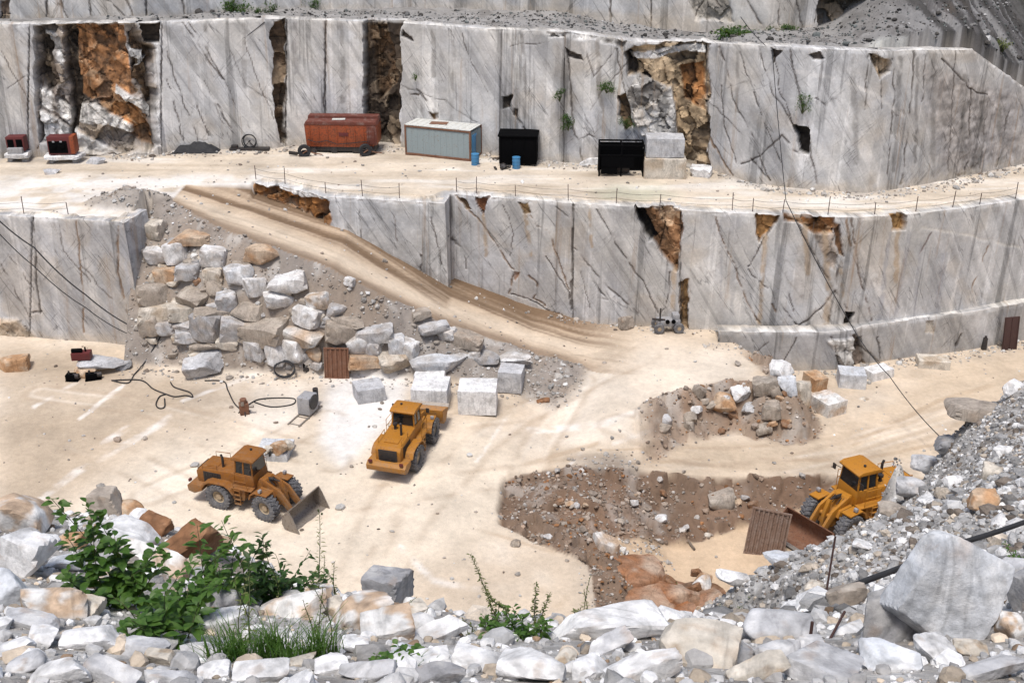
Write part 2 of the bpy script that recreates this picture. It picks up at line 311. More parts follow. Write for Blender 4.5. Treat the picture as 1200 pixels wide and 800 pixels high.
def terrain(x, y, detail=True):
    """height and zone weights of the quarry ground"""
    z = zfloor(x, y)
    zone = dict()
    a = sdist(x, y, APRON_T); w = n2(x, y, 2.0, 3, 5)*.5 if detail else 0
    ap = smooth(-2.6, .1, a+w); z = z+(.45-z)*np.where((x > 3), ap, 0)*smooth(2, 7, x)
    z = z+np.where((a > -1.8) & (a < .9) & (x > 8), .35, 0)*smooth(-1.8, -.5, a)*(1-smooth(0, .9, a))*(y < 71)
    zone['scarp1'] = smooth(-3.0, -2.2, a)*(1-smooth(.2, .8, a))*smooth(7.5, 9.5, x)*smooth(72.5, 70.5, y)
    # lower pit
    dt = sdist(x, y, PIT_T)+(n2(x, y, 2.4, 3, 8)*.35 if detail else 0); db = sdist(x, y, PIT_B)
    t = np.where(dt <= 0, 0, np.where(db >= 0, 1, dt/(dt+np.maximum(-db, 0)+1e-6)))
    zpit = ZP+.15*smooth(0, 6, db)
    t2 = np.clip(t, 0, 1)**.62; z = z*(1-t2)+zpit*t2; zone['scarp2'] = (smooth(0.0, .05, t)*(1-smooth(.93, 1., t))); zone['pit'] = smooth(.93, 1, t)
    # ramp and the debris under it
    lx, ly = RL[:, 0], RL[:, 1]
    yl = np.interp(x, lx, ly); yf = np.interp(x, RF[:, 0], RF[:, 1]); zr = framp(x)
    s = np.clip((yl-y)/np.maximum(yl-yf, .3), 0, 1.6)
    zd = zr*(1-s)+(.35*zr)*np.sin(np.clip(s, 0, 1)*math.pi)*.25
    xin = smooth(RF[-1, 0]+1, RF[-2, 0]-3, x)
    zd = np.where(y >= yl, zr, zd)
    xl = np.interp(y, [LEFTC[1], LEFTR[1]], [LEFTC[0], LEFTR[0]])
    zz = np.where((x < RF[-1, 0]+1) & (x > xl-.5), np.maximum(z, zd*xin+z*(1-xin)), z)
    zone['debris'] = smooth(.05, .5, zz-z)*(y < yl); zone['ramp'] = ((y >= yl-.3) & (x < 9)).astype(float)
    z = zz
    # benches
    e = 2.0
    cross = (x <= MID[0, 0]) & (y >= yl)
    z = np.where(cross, zr+(ZB-zr)*smooth(-2.0, .8, y-fmid(x)), z)
    bench = ((x > MID[0, 0]) & (y > fmid(x)+np.minimum(e, .3+(x-MID[0, 0])*.5))) | (cross & ((x < -25.5) | (y > fmid(x)-.5)))
    bench |= (x < xl-.9) & (y > np.interp(x, LEFT[:, 0], LEFT[:, 1])+.9)
    z = np.where(bench, ZB, z); zone['bench'] = bench.astype(float)
    h = np.hypot((x-on_z(150, 240, ZB)[0])/3.6, (y-on_z(150, 238, ZB)[1])/2.4)
    hp = np.clip(1-h, 0, 1)*1.3; z = z+hp*bench; zone['heap'] = smooth(.02, .3, hp)*bench
    led = y > fback(x)+2.7; zl = fbzt(x)-.06
    z = np.where(led, zl, z); zone['ledge'] = led.astype(float)
    XR = on_z(1085, 40, 20)[0]
    hill = smooth(XR-8, XR+1, x)*led; up = np.clip((y-fback(x)-.8), 0, 40)*.62
    z = z+up*hill; zone['hill'] = hill
    upp = (y > fupw(x)+1.5) & (x < UPW[-1, 0]); z = np.where(upp, 31, z); zone['top'] = upp.astype(float)
    far = smooth(112, 135, y); z = z*(1-far)+np.maximum(z, 31)*far
    z = np.where(np.abs(x) > 75, z*(1-smooth(75, 110, np.abs(x)))+31*smooth(75, 110, np.abs(x)), z)
    if detail:
        n = n2(x, y, 3.0, 4, 1); z = z+.07*n*(1-zone['top'])
        rough = np.clip(zone['debris']+zone['scarp1']+zone['scarp2']+.8*zone['heap']+.8*(zone['ledge']*(y < fupw(x)))+zone['hill'], 0, 1)
        z = z+rough*(.42*n2(x, y, 1.5, 4, 2)+.22*n2(x, y, .5, 2, 3))
        z = z+zone['hill']*(.7*fbm(np.stack([(x+y)/2.0, (x-y)/11, x*0+2.], 1), 4, 9, True)+.55*facets((x+y)*.6, (x-y)*.16, 9)[0])
        z = z+(zone['scarp1']+zone['scarp2'])*  .48*facets(x*.8+.3*y, y*.8-.2*x, 12)[0]
        z = z-.06*np.exp(-((np.mod(y-.35*x, 3.1)-1.5)/.25)**2)*zone['ramp']*(1-zone['bench'])
    return z, zone
def coords(lo, hi, st, outer):
    return np.concatenate([-np.array(outer[::-1], float)*1.0+lo, np.arange(lo, hi, st), hi+np.array(outer, float)])
gx = coords(-48, 52, .14, [1, 3, 7, 15, 30, 70, 160, 400, 1200]); gy = np.concatenate([36-np.array([1300, 350, 100, 35, 14, 7, 3.5, 1.8, .9]), np.arange(36, 48, .24), np.arange(48, 74, .125), np.arange(74, 104, .17), 104+np.array([0.2, 1, 2, 4, 8, 16, 40, 120, 400, 1500])])
X, Y = [a.ravel() for a in np.meshgrid(gx, gy)]
Z, zn = terrain(X, Y)
V = np.stack([X, Y, Z], 1); U_, V_, D_ = proj(V)
n1 = n2(X, Y, 5, 4, 21); nf = n2(X, Y, 1.2, 4, 22); nb = n2(X, Y, 14, 3, 23)
uu = U_+8*n1; vv = V_+5*nf
C = np.tile(np.array([.585, .485, .375]), (len(X), 1))
C = mixc(C, (.70, .63, .54), smooth(-.05, .5, n1)*.8); C = mixc(C, (.46, .35, .24), smooth(.1, .55, nf)*.35)
for pl, c, a, wd in [([(60, 600), (180, 520), (330, 505), (560, 500), (640, 560), (560, 640), (430, 690), (250, 650)], (.72, .63, .51), .75, 35),
                 ([(372, 520), (385, 455), (425, 425), (480, 440), (470, 480), (430, 520), (400, 550)], (.78, .76, .73), .85, 12),
                 ([(280, 480), (300, 455), (360, 450), (350, 500), (300, 510)], (.72, .66, .58), .6, 12),
                 ([(0, 400), (250, 440), (330, 470), (180, 500), (80, 580), (0, 640)], (.42, .335, .245), .75, 25),
                 ([(620, 470), (760, 400), (900, 420), (740, 490), (690, 530)], (.68, .60, .50), .7, 15),
                 ([(640, 520), (1000, 515), (1120, 520), (1000, 552), (640, 556)], (.52, .41, .29), .5, 8),
                 ([(950, 515), (1120, 430), (1250, 400), (1250, 520), (1050, 530)], (.60, .48, .35), .7, 12)]:
    C = mixc(C, c, smooth(-wd, wd, sdist(uu, vv, pl))*a)
# old saw cuts and drag marks, white with dust
for ln, wdt in [([(0, 622), (90, 552), (200, 490)], 6), ([(40, 478), (90, 448)], 3), ([(95, 490), (145, 452)], 3), ([(215, 470), (300, 440)], 3), ([(620, 505), (700, 500), (790, 468)], 6), ([(690, 520), (660, 555), (640, 600)], 3),
                ([(560, 540), (600, 480), (625, 470)], 3), ([(470, 640), (510, 680), (560, 690)], 5), ([(150, 500), (120, 520)], 5), ([(720, 520), (860, 470)], 4)]:
    C = mixc(C, (.84, .81, .77), (1-smooth(.3*wdt, wdt, ldist(U_+4*nf, V_+3*n1, ln)))*.6*smooth(-.3, .3, nf))
for ln, wdt in [([(700, 545), (850, 537), (1000, 540), (1100, 520)], 3), ([(700, 528), (900, 522)], 2), ([(560, 620), (690, 660)], 3), ([(230, 520), (420, 590)], 3), ([(480, 600), (560, 560), (700, 520)], 4), ([(1000, 520), (1100, 470), (1200, 440)], 4)]:
    C = mixc(C, (.40, .29, .19), (1-smooth(.3*wdt, wdt, ldist(U_+3*nf, V_+2*n1, ln)))*.5*smooth(-.3, .2, n1))
for ln in [[(640, 470), (560, 520), (480, 600), (440, 690)], [(700, 440), (620, 520), (600, 600)], [(320, 610), (480, 590), (640, 540), (800, 535), (1000, 540)], [(520, 500), (600, 500), (720, 450), (760, 420)], [(60, 520), (200, 560), (330, 640)], [(420, 560), (300, 520), (150, 470), (20, 470)],
           [(1180, 440), (1080, 490), (960, 530), (760, 538), (600, 580)], [(480, 560), (430, 620), (420, 690)], [(700, 505), (800, 525), (1000, 520), (1150, 450)], [(150, 600), (260, 560), (420, 480)]]:
    L = pts_z(ln, -.5)[:, :2]; LL = np.stack([np.interp(np.linspace(0, 1, 40), np.linspace(0, 1, len(L)), np.convolve(np.pad(L[:, i], 1, 'edge'), [.25, .5, .25], 'valid')) for i in (0, 1)], 1)
    dl = ldist(X+.5*n1, Y+.5*nb, LL); m = np.exp(-((dl-1.05)/.26)**2)*smooth(-.55, .15, nf+.5*n1)*(zn['bench'] < .5)
    C = mixc(C, (.40, .31, .225), m*.42); C = mixc(C, (.74, .68, .60), np.exp(-((dl-.62)/.16)**2)*.3*smooth(-.2, .4, n1))
# ramp tracks
yl = np.interp(X, RL[:, 0], RL[:, 1]); tr = np.clip((Y-yl)/np.maximum(fmid(X)-yl, 1), 0, 1)
st = n2(X*.25+Y*.5, Y*3.2+X*1.25, 2.2, 4, 31)
onr = zn['ramp']*(1-zn['bench'])*smooth(10, 4, X)
C = mixc(C, (.50, .385, .275), onr); C = mixc(C, (.19, .125, .078), onr*smooth(-.02, .28, st)*.85)
C = mixc(C, (.18, .125, .085), onr*smooth(.22, .04, tr+.1*st)*.8*smooth(8, 2, X))
C = mixc(C, (.17, .11, .066), onr*smooth(.48, .62, tr+.12*st)*smooth(-.45, .1, st)*.9*smooth(7, 0, X)); C = mixc(C, (.66, .56, .44), onr*np.exp(-((tr-.3)/.16)**2)*.7)
# debris, scarps
deb = zn['debris']; C = mixc(C, (.255, .225, .20), deb*.95); C = mixc(C, (.29, .22, .16), deb*smooth(0, .5, n1)*.6); C = mixc(C, (.52, .5, .47), deb*smooth(.15, .5, nf)*.5)
s1 = zn['scarp1']; C = mixc(C, (.27, .20, .15), s1*.9); C = mixc(C, (.40, .36, .32), s1*smooth(.05, .4, nf)*.8); C = mixc(C, (.32, .15, .06), s1*smooth(.1, .4, n1)*.5)
s2 = zn['scarp2']; C = mixc(C, (.205, .145, .105), s2); C = mixc(C, (.40, .36, .325), s2*smooth(.05, .4, nf+.3*n1)*.7); C = mixc(C, (.19, .12, .08), s2*smooth(.05, .4, nb-.3*nf)*.7)
C = mixc(C, (.56, .42, .285), zn['pit']*.9)
pb = smooth(-5, 4, sdist(uu, vv, [(583, 634), (640, 658), (690, 681), (694, 705), (760, 725), (735, 655), (690, 640), (620, 590)]))*(zn['pit']+zn['scarp2']); C = mixc(C, (.205, .145, .105), np.clip(pb, 0, 1)*.9)
# benches
bn = zn['bench']; stb = n2(X*.3, Y*1.6, 2.4, 4, 33)
C = mixc(C, (.58, .50, .40), bn*.85); C = mixc(C, (.44, .36, .27), bn*smooth(.0, .5, stb)*.7); C = mixc(C, (.72, .68, .62), bn*smooth(.05, .4, -stb)*.7)
C = mixc(C, (.74, .71, .67), bn*smooth(2.6+2*n1, .6+1.2*nf, Y-np.where(X > MID[0, 0], fmid(X), 1e3*0+fmid(X)))*smooth(-.45, .2, nf)*.8)
C = mixc(C, (.44, .44, .33), bn*smooth(-8, 14, sdist(uu, vv, [(690, 225), (720, 214), (770, 216), (800, 228), (760, 238), (710, 236)]))*.7)
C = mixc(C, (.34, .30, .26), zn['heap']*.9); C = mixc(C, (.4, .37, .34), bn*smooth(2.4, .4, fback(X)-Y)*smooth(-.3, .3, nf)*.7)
C = mixc(C, (.58, .50, .40), bn*onr*0)
lg = zn['ledge']; C = mixc(C, (.27, .26, .25), lg); C = mixc(C, (.16, .15, .14), lg*smooth(.0, .45, nf)*.75); C = mixc(C, (.66, .65, .63), lg*smooth(2.4, .8, Y-fback(X))*smooth(-.4, .1, n1)*.8)
C = mixc(C, (.66, .66, .62), lg*smooth(-4, 6, sdist(U_, V_, [(1000, 62), (1030, 45), (1090, 42), (1112, 55), (1060, 62)])))
hl = zn['hill']; sth = fbm(np.stack([(X+Y)/.7, (X-Y)/9, X*0+7.], 1), 5, 34)
C = mixc(C, (.085, .08, .08), hl*.95); C = mixc(C, (.29, .285, .28), hl*smooth(.10, .26, sth)*.6); C = mixc(C, (.05, .048, .045), hl*smooth(.05, .25, -sth)*.8); C = mixc(C, (.16, .11, .075), hl*smooth(.15, .5, n1)*.5); C = mixc(C, (.07, .08, .04), hl*smooth(.2, .45, nb)*.5)
C = mixc(C, (.2, .2, .12), zn['top'])
C = mixc(C, (.25, .24, .15), smooth(75, 110, np.abs(X))); C = mixc(C, (.25, .24, .15), smooth(108, 130, Y))
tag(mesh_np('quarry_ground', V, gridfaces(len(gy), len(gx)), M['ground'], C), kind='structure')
# ------------------------------------------------------------------ sawn marble faces
MARB = (.485, .482, .48)
RUST, RUSTD, DIRT, TAN, WHITE, BLACKISH = (.34, .155, .06), (.17, .085, .04), (.06, .048, .038), (.46, .36, .25), (.56, .55, .535), (.03, .026, .022)
def face(name, plan, zb, zt, polys=(), lines=(), joints=(), res=.085, batter=.03, lip=2.5, seed=0, tone=MARB, jit=.10, base=.6, side=-1, streak=.35, diag=.25, lipc=(.58, .51, .42), lrough=0):
    P = np.asarray(plan, float)[:, :2]; sl = np.r_[0, np.cumsum(np.hypot(*np.diff(P, axis=0).T))]
    S = np.concatenate([np.linspace(sl[i], sl[i+1], max(2, int((sl[i+1]-sl[i])/res)+1))[:-1] for i in range(len(sl)-1)]+[sl[-1:]])
    px, py = np.interp(S, sl, P[:, 0]), np.interp(S, sl, P[:, 1]); b0, t0 = np.interp(S, sl, zb), np.interp(S, sl, zt)
    seg = np.clip(np.searchsorted(sl, S, 'right')-1, 0, len(sl)-2); T = np.diff(P, axis=0); T /= np.linalg.norm(T, axis=1)[:, None]
    Tn = T[seg]; w = max(3, int(.5/res))
    Tn = np.stack([np.convolve(np.pad(Tn[:, i], w, 'edge'), np.ones(2*w+1)/(2*w+1), 'valid') for i in (0, 1)], 1); Tn /= np.linalg.norm(Tn, axis=1)[:, None]
    N = np.stack([Tn[:, 1], -Tn[:, 0]], 1)
    nr = int(np.max(t0-b0+base)/res)+1; hh = np.linspace(0, 1, nr)
    nc = len(S); Hh = np.repeat(hh, nc); Zz = (b0-base)[None, :]+hh[:, None]*(t0-b0+base)[None, :]; Zz = Zz.ravel()
    bx, by, SS = np.tile(px, nr), np.tile(py, nr), np.tile(S, nr); nx, ny = np.tile(N[:, 0], nr), np.tile(N[:, 1], nr)
    ztop = np.tile(t0, nr)
    Pw = np.stack([bx, by, Zz], 1); u, v, d = proj(Pw)
    q = np.stack([SS, Zz, np.full_like(SS, seed*7.1)], 1)
    wob = fbm(q*.9, 3, seed+1); wob2 = fbm(q*.9+31, 3, seed+2); wu, wv = u+5*wob, v+5*wob2
    off = np.zeros(len(SS)); ji = np.searchsorted(np.array(sorted(joints)) if len(joints) else np.array([1e9]), u)
    rr = np.random.RandomState(seed+5).uniform(-1, 1, 64); off += jit*rr[ji % 64]
    off += .05*fbm(q*.3, 3, seed+3)+.012*fbm(q*2.5, 3, seed+4)
    C = np.tile(np.asarray(tone, float), (len(SS), 1))
    stv = fbm(np.stack([SS*.75, Zz*.07, SS*0+seed], 1), 4, seed+6); di = fbm(np.stack([(SS+Zz*.75)*.75, (SS-Zz*1.2)*.10, SS*0+seed], 1), 5, seed+7)
    big = fbm(q*.22, 3, seed+8); gr = fbm(q*2.2, 4, seed+9)
    C *= (1+.25*big)[:, None]
    C = mixc(C, (.30, .30, .315), smooth(.02, .42, stv)*streak); C = mixc(C, (.62, .60, .58), smooth(.05, .4, -stv)*streak*.8)
    C = mixc(C, (.30, .30, .315), smooth(.06, .3, di)*diag); C = mixc(C, (.64, .62, .60), smooth(.08, .3, -di)*diag*.8)
    C = mixc(C, (.40, .34, .27), smooth(.1, .4, fbm(q*.35+9, 4, seed+14))*.35)
    vn_ = np.abs(fbm(np.stack([(SS+Zz*.62)*.5, (SS-Zz*1.2)*.08, SS*0+seed+3], 1), 4, seed+10)); C = mixc(C, (.17, .15, .14), (1-smooth(.004, .018, vn_))*.4*smooth(-.1, .3, big+gr*.5))
    for pl, dep, col, amp, soft in polys:
        Pp = np.array(pl, float); bb = (u > Pp[:, 0].min()-20) & (u < Pp[:, 0].max()+20) & (v > Pp[:, 1].min()-20) & (v < Pp[:, 1].max()+20)
        if not bb.any(): continue
        m = np.zeros(len(u)); sd = sdist(wu[bb], wv[bb], pl); m[bb] = smooth(-soft*.6, soft*.6, sd)
        rg = np.zeros(len(u)); qq = q[bb]; rg[bb] = .6*fbm(np.stack([qq[:, 0]*.9+qq[:, 1]*.5, qq[:, 1]*.55, qq[:, 2]], 1), 4, seed+11, True)+.4*fbm(qq*2.1, 3, seed+12)
        cv = np.asarray(col)*(1+(.75 if amp > .1 else .2)*np.clip(gr, -.7, .9))[:, None]
        if amp >= .15:
            w1, w2 = .35*wob[bb], .35*wob2[bb]; k = .62 if amp > .5 else .95
            fa, fr, fe = facets((qq[:, 0]*.85+qq[:, 1]*.55)*k+w1+seed, (qq[:, 1]*.62-qq[:, 0]*.42)*k+w2, seed+17); fb, fr2, fe2 = facets((qq[:, 0]*.85+qq[:, 1]*.6)*k*2.6, (qq[:, 1]*.7-qq[:, 0]*.5)*k*2.6, seed+18)
            rg[bb] = .75*fa+.22*fb+.25*rg[bb]; sh = np.ones(len(u)); sh[bb] = (1+.28*fr+.22*fr2)*(.55+.45*smooth(0, .10, fe))*(.75+.25*smooth(0, .12, fe2)); cv = cv*sh[:, None]
        off = off*(1-m*.5)+m*(dep+amp*(rg-.1))
        C = C*(1-m[:, None])+cv*m[:, None]
        if amp > .3:
            C = mixc(C, DIRT, m*smooth(.05, -.45, rg)*.75); C = mixc(C, TAN, m*smooth(.3, .6, rg)*.35)
    for ln, wd, dep, col, a in lines:
        Pp = np.array(ln, float); bb = (u > Pp[:, 0].min()-9) & (u < Pp[:, 0].max()+9) & (v > Pp[:, 1].min()-9) & (v < Pp[:, 1].max()+9)
        if not bb.any(): continue
        m = np.zeros(len(u)); dl = ldist(u[bb]+2.2*wob[bb]*1.5+1.2*gr[bb], v[bb]+2.2*wob2[bb]*1.5, ln); brk = smooth(-.55, .05, gr[bb]*.6+wob[bb])
        m[bb] = (1-smooth(wd*.35, wd, dl))*brk
        off -= m*dep; C = mixc(C, col, m*a)
    for j in joints:
        m = (1-smooth(.35, 1.0, np.abs(u-j))); off -= m*.12; C = mixc(C, (.12, .11, .105), m*.75)
    C = mixc(C, (.72, .70, .67), smooth(.22, .02, ztop-Zz+.15*gr)*.5*smooth(-.4, .2, wob))
    C = mixc(C, (.50, .43, .34), smooth(.9, .0, Zz-np.tile(b0, nr)+.5*gr)*.45)
    off -= batter*(Zz-np.tile(b0, nr))+.10*smooth(.3, 0, ztop-Zz)*smooth(-.3, .4, gr)
    V = np.stack([bx+nx*off, by+ny*off, Zz], 1)
    # lip on the bench behind the edge
    top = V[-nc:]; last = C[-nc:]; rows = [V]; cols = [C]
    for k, bk in enumerate((.12, .45, 1.0, lip)):
        g = fbm(np.stack([S*1.3, S*0+bk*3, S*0+seed], 1), 3, seed+13)
        bkv = (bk*(1+.35*g)) if k < 3 else np.full(nc, bk)
        bkv = bkv+(off[-nc:] if k == 3 else 0)
        rows.append(np.stack([top[:, 0]-N[:, 0]*bkv, top[:, 1]-N[:, 1]*bkv, t0+.03+.06*g*(1+lrough)*(k < 3)-(.25 if k == 3 else 0)], 1))
        cols.append(mixc(mixc(np.tile(np.array([.62, .61, .59]), (nc, 1)), np.asarray(tone)*.9, smooth(-.15, .12, wob[-nc:]+.3*g)), lipc, smooth(.1, .6, bk/2.3+.5*g))*(1+.25*g)[:, None])
    V = np.concatenate(rows); C = np.clip(np.concatenate(cols), .015, .9)
    o = mesh_np(name, V, gridfaces(nr+4, nc), M['cliff'], C, None, True, 38); tag(o, kind='structure'); return o
K = (.085, .07, .06)
back_polys = [
 ([(38, 32), (165, 28), (182, 60), (186, 172), (140, 182), (45, 168)], -.7, (.30, .27, .25), .9, 3),
 ([(83, 32), (142, 32), (147, 80), (155, 112), (133, 119), (97, 119), (83, 100)], -.5, (.33, .165, .075), .35, 2),
 ([(71, 33), (83, 33), (93, 125), (88, 165), (82, 165), (80, 120)], -1.1, DIRT, .4, 2),
 ([(42, 45), (55, 45), (70, 100), (55, 106), (45, 90)], -1.0, DIRT, .5, 2),
 ([(110, 120), (140, 118), (183, 140), (183, 172), (160, 168), (130, 140)], -.7, (.30, .15, .065), .5, 2),
 ([(147, 40), (165, 34), (180, 62), (183, 135), (168, 130), (150, 90)], -1.1, (.10, .065, .04), .5, 2),
 ([(146, 55), (178, 68), (176, 77), (147, 68)], -.1, WHITE, .15, 1.5),
 ([(134, 104), (182, 132), (181, 140), (134, 114)], -.15, WHITE, .2, 1.5),
 ([(47, 40), (66, 45), (73, 78), (62, 66)], -.25, WHITE, .2, 1.5),
 ([(44, 102), (60, 110), (82, 130), (82, 148), (45, 124)], -.05, WHITE, .2, 1.5),
 ([(46, 130), (82, 150), (82, 172), (48, 168)], .1, (.5, .5, .5), .2, 1.5),
 ([(88, 124), (110, 125), (153, 150), (151, 157), (90, 141)], .05, WHITE, .2, 1.5),
 ([(86, 150), (140, 180), (88, 180)], .25, (.5, .5, .5), .1, 1.5),
 ([(168, 27), (186, 27), (186, 52), (176, 52)], -.8, DIRT, .3, 2),
 ([(320, 24), (333, 22), (334, 168), (328, 168), (321, 110)], -.5, (.11, .075, .05), .5, 1.5),
 ([(425, 25), (467, 25), (469, 172), (446, 174), (426, 172)], -1.15, (.06, .045, .034), .55, 2),
 ([(430, 35), (450, 35), (462, 100), (440, 120)], -1.0, (.13, .08, .045), .5, 3),
 ([(733, 62), (745, 54), (831, 50), (829, 196), (800, 192), (797, 165), (793, 133), (787, 103), (750, 87), (737, 90)], -.8, (.38, .29, .19), .8, 2),
 ([(800, 80), (826, 75), (828, 130), (805, 120)], -.9, (.31, .15, .06), .6, 3),
 ([(735, 60), (742, 60), (748, 88), (735, 86)], -1.0, K, .3, 1.5),
 ([(735, 62), (829, 54), (829, 62), (740, 72)], -.2, WHITE, .3, 1.5),
 ([(750, 87), (787, 103), (793, 133), (790, 163), (750, 160), (733, 112)], .25, WHITE, .5, 2),
 ([(722, 116), (733, 112), (742, 150), (732, 152), (724, 134)], -.4, (.14, .09, .05), .4, 1.5),
 ([(928, 145), (947, 152), (947, 182), (936, 176)], -.9, BLACKISH, .3, 1),
 ([(903, 58), (914, 60), (908, 76)], -.3, K, .2, 1), ([(1020, 67), (1047, 70), (1046, 86), (1032, 92)], -.5, TAN, .4, 1.5), ([(948, 66), (962, 62), (964, 72), (950, 74)], -.3, K, .3, 1),
 ([(1120, 178), (1134, 172), (1138, 205), (1122, 206)], -.1, (.09, .085, .08), .2, 5), ([(1140, 178), (1150, 176), (1150, 198), (1140, 200)], -.1, (.1, .095, .09), .2, 4),
 ([(1085, 75), (1200, 110), (1200, 190), (1100, 205)], -.05, (.33, .31, .30), .12, 25),
 ([(587, 112), (597, 112), (596, 128), (588, 130)], -.3, BLACKISH, .2, 1.5), ([(480, 110), (492, 110), (490, 114)], -.1, K, .1, 1), ([(500, 130), (512, 132), (512, 140), (506, 138)], -.2, (.12, .07, .03), .2, 1), ([(600, 130), (604, 130), (606, 142), (600, 138)], -.2, K, .1, 1),
 ([(660, 56), (680, 66), (682, 74), (664, 66)], -.3, K, .2, 1.2), ([(470, 36), (480, 44), (482, 50), (470, 44)], -.3, K, .2, 1.2), ([(632, 38), (735, 46), (733, 62), (700, 48), (640, 44)], -.2, WHITE, .35, 2)]
bl = lambda p, w=1.2, d=.10, c=K, a=.85: (p, w*.85, d*.8, c, a*.95)
back_lines = [bl([(215, 28), (235, 60), (262, 92)], 1.6), bl([(222, 28), (262, 92), (276, 125)], 1.2), bl([(195, 62), (210, 105), (232, 165)], 1.3), bl([(196, 92), (216, 165)]), bl([(255, 122), (270, 150)], 1.8), bl([(270, 60), (290, 100), (320, 120)], 1.0, .05, (.2, .19, .18)), bl([(240, 95), (270, 165)], 1.0, .05, (.2, .19, .18)),
 bl([(285, 42), (300, 90), (322, 140)], 1, .05), bl([(229, 120), (245, 160)], 1.0), bl([(0, 60), (35, 120)], 1, .05), bl([(8, 105), (30, 90)], 1, .05), bl([(335, 22), (335, 165)], 1.6), bl([(381, 24), (381, 135)], 1.6), bl([(33, 34), (33, 165)], 1.2), bl([(45, 34), (46, 175)], 1.2), bl([(189, 60), (189, 176)], 1.0),
 bl([(488, 105), (500, 120), (512, 138)], 1.8), bl([(540, 40), (545, 62), (570, 110)], 1, .05), bl([(470, 100), (520, 120), (560, 145)], 1.0, .05, (.2, .19, .18)), bl([(590, 120), (612, 150), (622, 160)], 1.5), bl([(596, 55), (640, 50)], 1, .05),
 bl([(664, 60), (668, 90), (672, 150), (684, 190)], 1.6), bl([(686, 62), (696, 90), (720, 60)], 1, .06), bl([(690, 130), (712, 100), (735, 75)], 1, .06), bl([(675, 165), (690, 158), (710, 170), (720, 190)], 1.2), bl([(733, 150), (748, 170), (752, 188)], 1.6), bl([(722, 60), (733, 112)], 1.2),
 bl([(840, 55), (856, 115), (880, 160), (903, 213)], 1.5), bl([(862, 60), (880, 110), (902, 160), (915, 190)], 1.0), bl([(884, 57), (905, 110), (928, 145)], 1.5), bl([(908, 60), (912, 100), (928, 145)], 1.0), bl([(925, 60), (937, 113), (946, 152), (957, 220)], 2.0), bl([(868, 192), (890, 183), (900, 173), (917, 160), (930, 177), (943, 180)], 1.8), bl([(880, 185), (903, 213)], 1.8), bl([(830, 160), (845, 185), (860, 205)], 1.8, .1, (.2, .12, .06)),
 bl([(842, 100), (848, 150), (862, 190)], 1.0), bl([(830, 118), (870, 160)], .9, .04), bl([(1077, 63), (1068, 140), (1057, 217)], 1.7), bl([(1018, 66), (1014, 130)], 1.2), bl([(1033, 75), (1037, 130)], 1.2), bl([(1050, 70), (1052, 110), (1040, 210)], 1.4), bl([(1090, 60), (1085, 120)], 1), bl([(1142, 105), (1138, 170), (1134, 205)], 1.6), bl([(1110, 70), (1140, 105), (1160, 112)], 1.6), bl([(1125, 60), (1112, 200)], 1, .04),
 bl([(1160, 120), (1150, 200)], 1), bl([(1185, 130), (1170, 195)], 1.2), bl([(955, 115), (967, 124)], 1.1), bl([(933, 83), (985, 95), (1030, 113), (1080, 150)], 4, 0, (.66, .64, .62), .6), bl([(500, 60), (512, 140)], 5, 0, (.63, .62, .60), .5), bl([(533, 60), (525, 110)], 4, 0, (.63, .62, .6), .5), bl([(608, 45), (604, 95)], 5, 0, (.66, .65, .63), .5), bl([(362, 50), (355, 95), (362, 120)], 9, 0, (.60, .595, .59), .5)]+[(p, w_, 0, c_, .65) for p, w_, c_ in [([(60, 40), (64, 165)], 5, (.13, .1, .08)), ([(505, 30), (508, 90)], 4, (.22, .21, .2)), ([(610, 40), (615, 110)], 3, (.2, .19, .18)), ([(345, 25), (347, 90)], 5, (.25, .24, .24)), ([(400, 25), (402, 120)], 4, (.24, .23, .22)), ([(700, 50), (704, 130)], 4, (.2, .18, .16)), ([(860, 60), (862, 130)], 3, (.24, .23, .22)), ([(1000, 68), (1004, 190)], 5, (.24, .235, .23)), ([(1060, 70), (1048, 200)], 4, (.2, .19, .18)), ([(1100, 65), (1094, 205)], 4, (.22, .21, .2)), ([(1080, 70), (1074, 190)], 3, (.18, .17, .16)), ([(1135, 90), (1130, 190)], 4, (.17, .16, .15)), ([(1155, 120), (1150, 190)], 4, (.15, .14, .13)), ([(1175, 125), (1172, 190)], 4, (.18, .17, .15)), ([(530, 50), (528, 160)], 3, (.3, .29, .28)), ([(285, 30), (288, 100)], 4, (.26, .25, .24)), ([(240, 28), (243, 70)], 3, (.2, .19, .18))]]
face('upper_bench_face', BACK, np.full(len(BACK), 9.6), BZT, back_polys, back_lines, [33, 189, 335, 381, 585, 660, 829], seed=3, batter=.035, jit=.12, lip=3.3, lipc=(.36, .35, .34), lrough=2)
